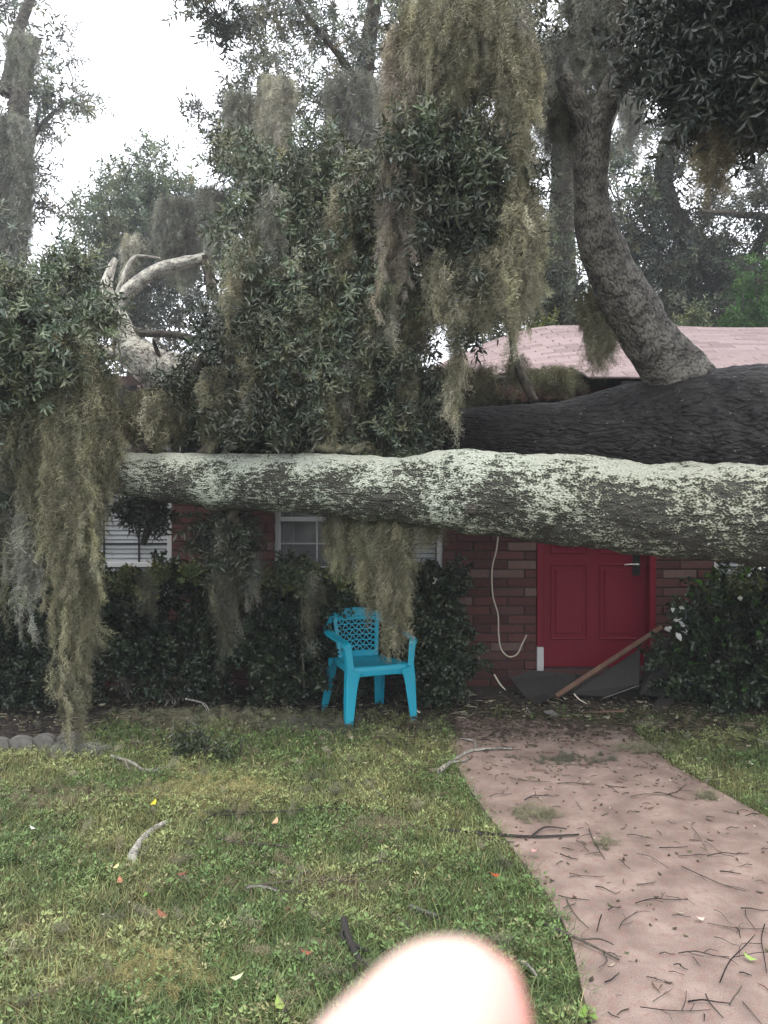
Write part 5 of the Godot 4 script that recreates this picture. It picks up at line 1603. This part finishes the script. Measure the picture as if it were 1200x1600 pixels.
	stick("stick", "long dark twig leaning over the path edge near the fingertip", g, [L.call(845, 1440), L.call(888, 1460, 0.04), L.call(930, 1480, 0.035), L.call(968, 1500, 0.03)], 0.006, M.brown_bark, 3)
	stick("stick", "thin dark branch in the lawn below the straw moss", g, [L.call(340, 1310), L.call(390, 1317), L.call(460, 1322)], 0.006, M.brown_bark, 3)
	stick("stick", "long thin branch lying toward the straw moss patch", g, [L.call(315, 1288), L.call(345, 1268), L.call(400, 1270), L.call(500, 1262), L.call(530, 1252)], 0.006, M.grey_bark, 3)
	stick("stick", "long dark branch across the lawn's middle", g, [L.call(385, 1385), L.call(450, 1378), L.call(530, 1372), L.call(592, 1360)], 0.006, M.brown_bark, 4)
	stick("stick", "pale twig ending in the brown moss smear", g, [L.call(385, 1387), L.call(410, 1385), L.call(435, 1393)], 0.006, M.pale_bark, 1)
	stick("stick", "slim pale twig pointing at the moss mat near the chair", g, [L.call(570, 1216), L.call(585, 1232), L.call(602, 1248)], 0.005, M.pale_bark, 0)
	stick("stick", "tiny pale twig upright in the lawn close to the frame bottom", g, [L.call(815, 1502), L.call(828, 1510), L.call(838, 1524)], 0.007, M.pale_bark, 1)
	stick("stick", "broken twig under the chair's front edge", g, [L.call(440, 1085), L.call(480, 1098), L.call(520, 1108)], 0.006, M.grey_bark, 1)
	stick("stick", "bleached twig in the dead brush by the hedge", g, [L.call(290, 1092, 0.15), L.call(320, 1100, 0.1), L.call(328, 1118)], 0.007, M.pale_bark, 1)
	stick("stick", "pale splinter in front of the debris heap", g, [G(897, 1084, 0.1), G(905, 1093, 0.06), G(918, 1100, 0.03)], 0.006, M.cable, 0)
	# fallen leaves that stand out
	g = "single fallen leaves"
	var lv := [["bright yellow leaf standing in the straw moss patch", 241, 1254, Color(0.62, 0.52, 0.05), 1.1], ["peach-pink leaf lying by the thin dark branch", 431, 1283, Color(0.62, 0.36, 0.22), 1.1], ["rust-red leaf on the lawn near the path edge", 771, 1367, Color(0.35, 0.06, 0.02), 1.2], ["pale yellow leaf beside the thick lichened stick", 185, 1352, Color(0.62, 0.58, 0.28), 0.8], ["tan leaf just below the pale yellow leaf", 187, 1374, Color(0.42, 0.2, 0.12), 0.9], ["fresh green leaf below the thick stick", 230, 1399, Color(0.16, 0.3, 0.06), 1.4], ["dark red leaf in the lawn right of the thick stick", 288, 1365, Color(0.22, 0.07, 0.05), 1.1], ["brown curled leaf above the greenish moss patch", 252, 1428, Color(0.24, 0.1, 0.06), 1.2],
		["white fleck of bark on the grass by the brown moss patch", 47, 1293, Color(0.7, 0.75, 0.68), 0.7], ["cream leaf near the greenish moss patch's far side", 374, 1526, Color(0.55, 0.58, 0.35), 1.1], ["lime leaf at the bottom of the lawn", 436, 1568, Color(0.24, 0.33, 0.09), 1.2], ["pink petal cluster at the path edge", 838, 1330, Color(0.66, 0.33, 0.32), 1.1], ["pale petal on the path near its far-side edge", 1090, 1435, Color(0.68, 0.5, 0.42), 1.0], ["cream petal among the twigs on the path", 935, 1300, Color(0.66, 0.55, 0.45), 0.8], ["white petal on the far lawn strip", 1095, 1185, Color(0.62, 0.66, 0.5), 1.0], ["second white petal on the far lawn strip, nearer the bush", 1172, 1192, Color(0.62, 0.66, 0.5), 0.9],
		["brown leaf near the lime leaf", 475, 1488, Color(0.26, 0.1, 0.06), 1.1], ["white petal beside the chair's far front foot", 653, 1112, Color(0.62, 0.62, 0.5), 1.0], ["pale chip on the lawn by the hedge heap", 272, 1146, Color(0.66, 0.62, 0.42), 1.1], ["yellow-green sprig leaf by the path's near edge", 925, 1590, Color(0.17, 0.28, 0.06), 1.3], ["second sprig leaf by the path's near edge, shorter", 912, 1582, Color(0.15, 0.25, 0.05), 1.1], ["light green weed leaf on the path among the near twigs", 1168, 1495, Color(0.28, 0.4, 0.12), 1.1]]
	for q in lv:
		var b := MB.new()
		leaf(b, Vector3(0, -0.015, 0), Vector3(0, 0, -1).rotated(Vector3.UP, rf(0, TAU)), Vector3.RIGHT, 0.06 * q[4], 0.032 * q[4], Color.WHITE, 0.2)
		var bb := MB.new()
		var d := Vector3(0, 0, -1).rotated(Vector3.UP, rf(0, TAU))
		leaf(bb, -d * 0.03, (d + Vector3(0, 0.25, 0)).normalized(), d.cross(Vector3.UP).normalized(), 0.043 * q[4], 0.024 * q[4], q[3], 0.22)
		var o := put("fallen_leaf", bb.mesh(), M.litter)
		o.position = G(q[1], q[2], 0.055 if q[1] < 880 else 0.035)
		tag(o, q[0], "leaf", g)
	# litter too small to count
	var bits := [MB.new(), MB.new(), MB.new()]
	leaf(bits[0], Vector3(-0.012, 0, 0), Vector3.RIGHT, Vector3.BACK, 0.03, 0.012, Color.WHITE, 0.15)
	leaf(bits[1], Vector3(-0.01, 0, 0), Vector3.RIGHT, Vector3.BACK, 0.018, 0.012, Color.WHITE, 0.3)
	tube(bits[2], [[Vector3(-0.02, 0, 0), 0.0018], [Vector3(0.0, 0.002, 0.003), 0.0018], [Vector3(0.022, 0, 0), 0.001]], 5, 0.02)
	var xf := [[], [], []]
	var col := [PackedColorArray(), PackedColorArray(), PackedColorArray()]
	var mx := [[], [], []]
	var mc := [PackedColorArray(), PackedColorArray(), PackedColorArray()]
	for n in 6000:
		var z := -1.6 - 4.6 * sqrt(rf(0, 1))
		var x := rf(-1, 1) * 2.9
		var on := Geometry2D.is_point_in_polygon(Vector2(x, z), path_poly)
		if on and z > -4.3 and rf(0, 1) < 0.5: continue
		var y := 0.026 if on else rf(0.0, 0.04)
		var k := rng.randi() % 3
		xf[k].append(Transform3D(Basis(Vector3.UP, rf(0, TAU)) * Basis(Vector3.RIGHT, rf(-0.3, 0.3) if on else rf(-1, 1)), Vector3(x, y, z))
			.scaled_local(Vector3.ONE * rf(0.35, 1.3)))
		var pick := rf(0, 1)
		var c := Color(0.06, 0.045, 0.032)
		if pick > 0.5: c = Color(0.13, 0.08, 0.05)
		if pick > 0.75: c = Color(0.09, 0.10, 0.04)
		if pick > 0.90: c = Color(0.4, 0.36, 0.28)
		col[k].append(c)
	for n in 420:                                                # single tufts of moss blown over the lawn
		var z := -1.7 - 3.9 * rf(0, 1)
		var x := rf(-1, 1) * (0.9 + 0.5 * -z)
		if Geometry2D.is_point_in_polygon(Vector2(x, z), path_poly): continue
		mx[n % 3].append(Transform3D((Basis(Vector3.UP, rf(0, TAU)) * Basis(Vector3.RIGHT, rf(1.2, 1.9))).scaled(Vector3.ONE * rf(0.35, 0.8)), Vector3(x, rf(0.02, 0.05), z)))
		var mt: Color = TONE[["straw", "brown", "olive", "dim"][rng.randi() % 4]]
		mc[n % 3].append(mt * rf(0.7, 1.1))
	for n in 1300:                                               # dirt, bark and leaves over the far end of the path
		var x := rf(0.2, 2.4)
		var z := -5.25 - 0.75 * rf(0, 1) + 0.3 * rf(-1, 1) * rf(0, 1)
		var k := rng.randi() % 3
		xf[k].append(Transform3D(Basis(Vector3.UP, rf(0, TAU)) * Basis(Vector3.RIGHT, rf(-0.5, 0.5)), Vector3(x, rf(0.025, 0.04), z)).scaled_local(Vector3.ONE * rf(1.0, 2.2)))
		var h := rf(0.5, 1.6)
		col[k].append(Color(0.065 * h, 0.05 * h, 0.036 * h) if rf(0, 1) < 0.92 else Color(0.3, 0.28, 0.2))
	for n in 4200:                                               # thick litter along the foot of the beds
		var x := rf(-2.9, 3.2)
		var z := -5.15 - rf(0, 1.2) + rf(-0.25, 0.25)
		var k := rng.randi() % 3
		xf[k].append(Transform3D(Basis(Vector3.UP, rf(0, TAU)) * Basis(Vector3.RIGHT, rf(-0.8, 0.8)), Vector3(x, rf(0.0, 0.05), z)).scaled_local(Vector3.ONE * rf(1.0, 2.2)))
		var h := rf(0.5, 1.6)
		col[k].append(Color(0.06 * h, 0.05 * h, 0.034 * h) if rf(0, 1) < 0.9 else Color(0.3, 0.28, 0.2))
	for k in 3:
		var o := scatter("leaf_litter", bits[k].mesh(), M.litter, xf[k], col[k], null)
		tag(o, "small brown leaf and bark litter strewn over lawn and path", "litter", "storm litter")
		o = scatter("moss_litter", moss_mesh[k], M.moss, mx[k], mc[k], null)
		tag(o, "loose moss tufts blown over the lawn", "moss", "moss litter")

# ---------------------------------------------------------------- the fingertip before the lens
func hand() -> void:
	var t := thing("person_hand", "bare pale fingertip of the person taking the view, held close before the lens", "hand", P(500, 1900, 0.095))
	var c := func(x: float, y: float, d: float) -> Vector3: return P(x, y, d)
	var bones := []
	var add := func(pts: Array) -> void:
		for i in pts.size() - 1:
			bones.append([pts[i][0], pts[i + 1][0], pts[i][1], pts[i + 1][1]])
	# index finger that shows
	add.call([[c.call(722, 1586, 0.086), 0.0072], [c.call(690, 1610, 0.086), 0.0082], [c.call(600, 1700, 0.088), 0.0088], [c.call(470, 1850, 0.092), 0.0086], [c.call(330, 2010, 0.098), 0.0098], [c.call(240, 2250, 0.104), 0.0110]])
	# three fingers folded round the edge of the phone
	add.call([[c.call(520, 2200, 0.075), 0.0070], [c.call(430, 2150, 0.085), 0.0082], [c.call(300, 2180, 0.098), 0.0090], [c.call(200, 2420, 0.106), 0.0112]])
	add.call([[c.call(500, 2420, 0.074), 0.0070], [c.call(400, 2380, 0.084), 0.0082], [c.call(270, 2400, 0.098), 0.0088], [c.call(170, 2590, 0.106), 0.0110]])
	add.call([[c.call(440, 2600, 0.076), 0.0062], [c.call(360, 2570, 0.084), 0.0072], [c.call(240, 2590, 0.098), 0.0080], [c.call(150, 2750, 0.106), 0.0104]])
	# thumb
	add.call([[c.call(430, 2080, 0.062), 0.0085], [c.call(330, 2230, 0.066), 0.0098], [c.call(230, 2450, 0.078), 0.0115], [c.call(150, 2700, 0.095), 0.0150]])
	# palm and wrist
	add.call([[c.call(240, 2250, 0.104), 0.0130], [c.call(120, 2800, 0.11), 0.0190]])
	add.call([[c.call(170, 2590, 0.106), 0.0130], [c.call(90, 2850, 0.112), 0.0200]])
	add.call([[c.call(105, 2830, 0.111), 0.0210], [c.call(60, 3150, 0.11), 0.0250]])
	add.call([[c.call(60, 3150, 0.11), 0.0250], [c.call(-40, 4100, 0.10), 0.0340]])
	var b := MB.new()
	nets(b, bones, 0.0034, 0.004)
	for i in b.v.size():                                          # redder towards the fingertip and the side of the pad
		var q := b.v[i]
		var k := smoothstep(0.007, 0.0155, q.x) + 0.06 * lump.get_noise_3dv(q * 300.0)
		b.c[i] = Color(0.80, 0.57, 0.50).lerp(Color(0.74, 0.33, 0.30), clampf(k, 0, 1))
	put("skin", b.mesh(), M.skin, t)
	b = MB.new()
	tube(b, [[P(40, 3350, 0.109), 0.034], [P(-20, 3900, 0.102), 0.042], [P(-60, 4300, 0.10), 0.046]], 24, 0.01, 0.08, true)
	put("sleeve", b.mesh(), M.sleeve, t)

func nets(b: MB, bones: Array, cell: float, k: float) -> void:
	var lo := Vector3.ONE * 1e9
	var hi := -lo
	for q in bones:
		for e in 2:
			var r: float = q[2 + e] + cell * 3
			lo = lo.min(q[e] - Vector3.ONE * r)
			hi = hi.max(q[e] + Vector3.ONE * r)
	var nx := int((hi.x - lo.x) / cell) + 2
	var ny := int((hi.y - lo.y) / cell) + 2
	var nz := int((hi.z - lo.z) / cell) + 2
	var f := PackedFloat32Array()
	f.resize(nx * ny * nz)
	f.fill(1.0)
	for q in bones:                                               # each bone writes its neighbourhood only, joined by a smooth minimum
		var a: Vector3 = q[0]
		var ab: Vector3 = q[1] - q[0]
		var l2 := maxf(ab.length_squared(), 1e-12)
		var reach: float = maxf(q[2], q[3]) + cell * 3
		var p0: Vector3 = (q[0] as Vector3).min(q[1]) - Vector3.ONE * reach
		var p1: Vector3 = (q[0] as Vector3).max(q[1]) + Vector3.ONE * reach
		for z in range(maxi(0, int((p0.z - lo.z) / cell)), mini(nz, int((p1.z - lo.z) / cell) + 1)):
			for y in range(maxi(0, int((p0.y - lo.y) / cell)), mini(ny, int((p1.y - lo.y) / cell) + 1)):
				for x in range(maxi(0, int((p0.x - lo.x) / cell)), mini(nx, int((p1.x - lo.x) / cell) + 1)):
					var p := lo + Vector3(x, y, z) * cell
					var s := clampf((p - a).dot(ab) / l2, 0, 1)
					var d: float = p.distance_to(a + ab * s) - lerpf(q[2], q[3], s)
					var i := x + nx * (y + ny * z)
					var h := maxf(k - absf(f[i] - d), 0.0) / k
					f[i] = minf(f[i], d) - h * h * k * 0.25
	var at := {}
	var off := [0, 1, nx, nx + 1, nx * ny, nx * ny + 1, nx * ny + nx, nx * ny + nx + 1]
	for z in nz - 1:
		for y in ny - 1:
			for x in nx - 1:
				var i := x + nx * (y + ny * z)
				var n := 0
				for o in off:
					if f[i + o] < 0: n += 1
				if n == 0 or n == 8: continue
				var sum := Vector3.ZERO
				var m := 0
				for e in [[0, 1], [2, 3], [4, 5], [6, 7], [0, 2], [1, 3], [4, 6], [5, 7], [0, 4], [1, 5], [2, 6], [3, 7]]:
					var fa := f[i + off[e[0]]]
					var fb := f[i + off[e[1]]]
					if (fa < 0) == (fb < 0): continue
					var s := fa / (fa - fb)
					var pa := Vector3(e[0] & 1, (e[0] >> 1) & 1, e[0] >> 2)
					var pb := Vector3(e[1] & 1, (e[1] >> 1) & 1, e[1] >> 2)
					sum += pa.lerp(pb, s); m += 1
				var p := lo + (Vector3(x, y, z) + sum / m) * cell
				var gr := Vector3(f[i + 1] - f[i] + f[i + off[7]] - f[i + off[6]], f[i + off[2]] - f[i] + f[i + off[7]] - f[i + off[5]], f[i + off[4]] - f[i] + f[i + off[7]] - f[i + off[3]])
				at[i] = b.vert(p, gr.normalized(), Vector2(p.x, p.y), Color.WHITE)
	for z in range(1, nz - 1):
		for y in range(1, ny - 1):
			for x in range(1, nx - 1):
				var i := x + nx * (y + ny * z)
				for ax in 3:
					var st: int = [1, nx, nx * ny][ax]
					if (f[i] < 0) == (f[i + st] < 0): continue
					var u: int = [nx, nx * ny, 1][ax]
					var w: int = [nx * ny, 1, nx][ax]
					var q := [i, i - u, i - u - w, i - w]
					if not (at.has(q[0]) and at.has(q[1]) and at.has(q[2]) and at.has(q[3])): continue
					var tri := [0, 1, 2, 0, 2, 3]
					var n0: Vector3 = (b.v[at[q[2]]] - b.v[at[q[0]]]).cross(b.v[at[q[1]]] - b.v[at[q[0]]])
					if n0.dot(b.n[at[q[0]]] + b.n[at[q[2]]]) < 0: tri = [0, 2, 1, 0, 3, 2]
					for e in tri: b.ix.append(at[q[e]])

# ---------------------------------------------------------------- scene
func _ready() -> void:
	rng.seed = 20177
	var cam := Camera3D.new()
	cam.name = "camera"
	cam.position = EYE
	cam.basis = tilt
	cam.near = 0.02
	cam.far = 900.0
	add_child(cam)
	var lens := CameraAttributesPhysical.new()                   # a phone lens: about 2.3 mm of opening, focused on the trunks
	lens.frustum_focal_length = 12.0 / tan(deg_to_rad(65.0) / 2.0)
	lens.frustum_focus_distance = 4.6
	lens.exposure_aperture = lens.frustum_focal_length / 2.3
	lens.frustum_near = 0.02
	lens.frustum_far = 900.0
	cam.attributes = lens
	cam.fov = rad_to_deg(2.0 * atan(800.0 / F))
	cam.current = true
	var env := Environment.new()
	env.background_mode = Environment.BG_SKY
	var sm := ProceduralSkyMaterial.new()
	sm.sky_top_color = Color(0.95, 0.965, 1.0)
	sm.sky_horizon_color = Color(0.93, 0.945, 0.965)
	sm.sky_curve = 0.2
	sm.ground_bottom_color = Color(0.25, 0.26, 0.22)
	sm.ground_horizon_color = Color(0.6, 0.62, 0.6)
	sm.sun_angle_max = 1.0
	env.sky = Sky.new()
	env.sky.sky_material = sm
	env.tonemap_mode = Environment.TONE_MAPPER_LINEAR
	env.tonemap_exposure = 2.95
	env.sdfgi_enabled = true
	env.ssao_enabled = true
	env.ssil_enabled = true
	env.fog_enabled = true
	env.fog_density = 0.0026
	env.fog_light_color = Color(0.95, 0.97, 1.0)
	var we := WorldEnvironment.new()
	we.name = "world_environment"
	we.environment = env
	add_child(we)
	var sun := DirectionalLight3D.new()
	sun.name = "sun"
	sun.rotation_degrees = Vector3(-66, 14, 0)
	sun.light_energy = 0.3
	sun.light_color = Color(1.0, 0.98, 0.95)
	sun.light_angular_distance = 40.0
	sun.shadow_enabled = true
	add_child(sun)

	materials()
	shapes()
	ground()
	house()
	standing_trees()
	fallen_trees()
	all_moss()
	shrubs()
	chair()
	debris()
	twigs()
	hand()
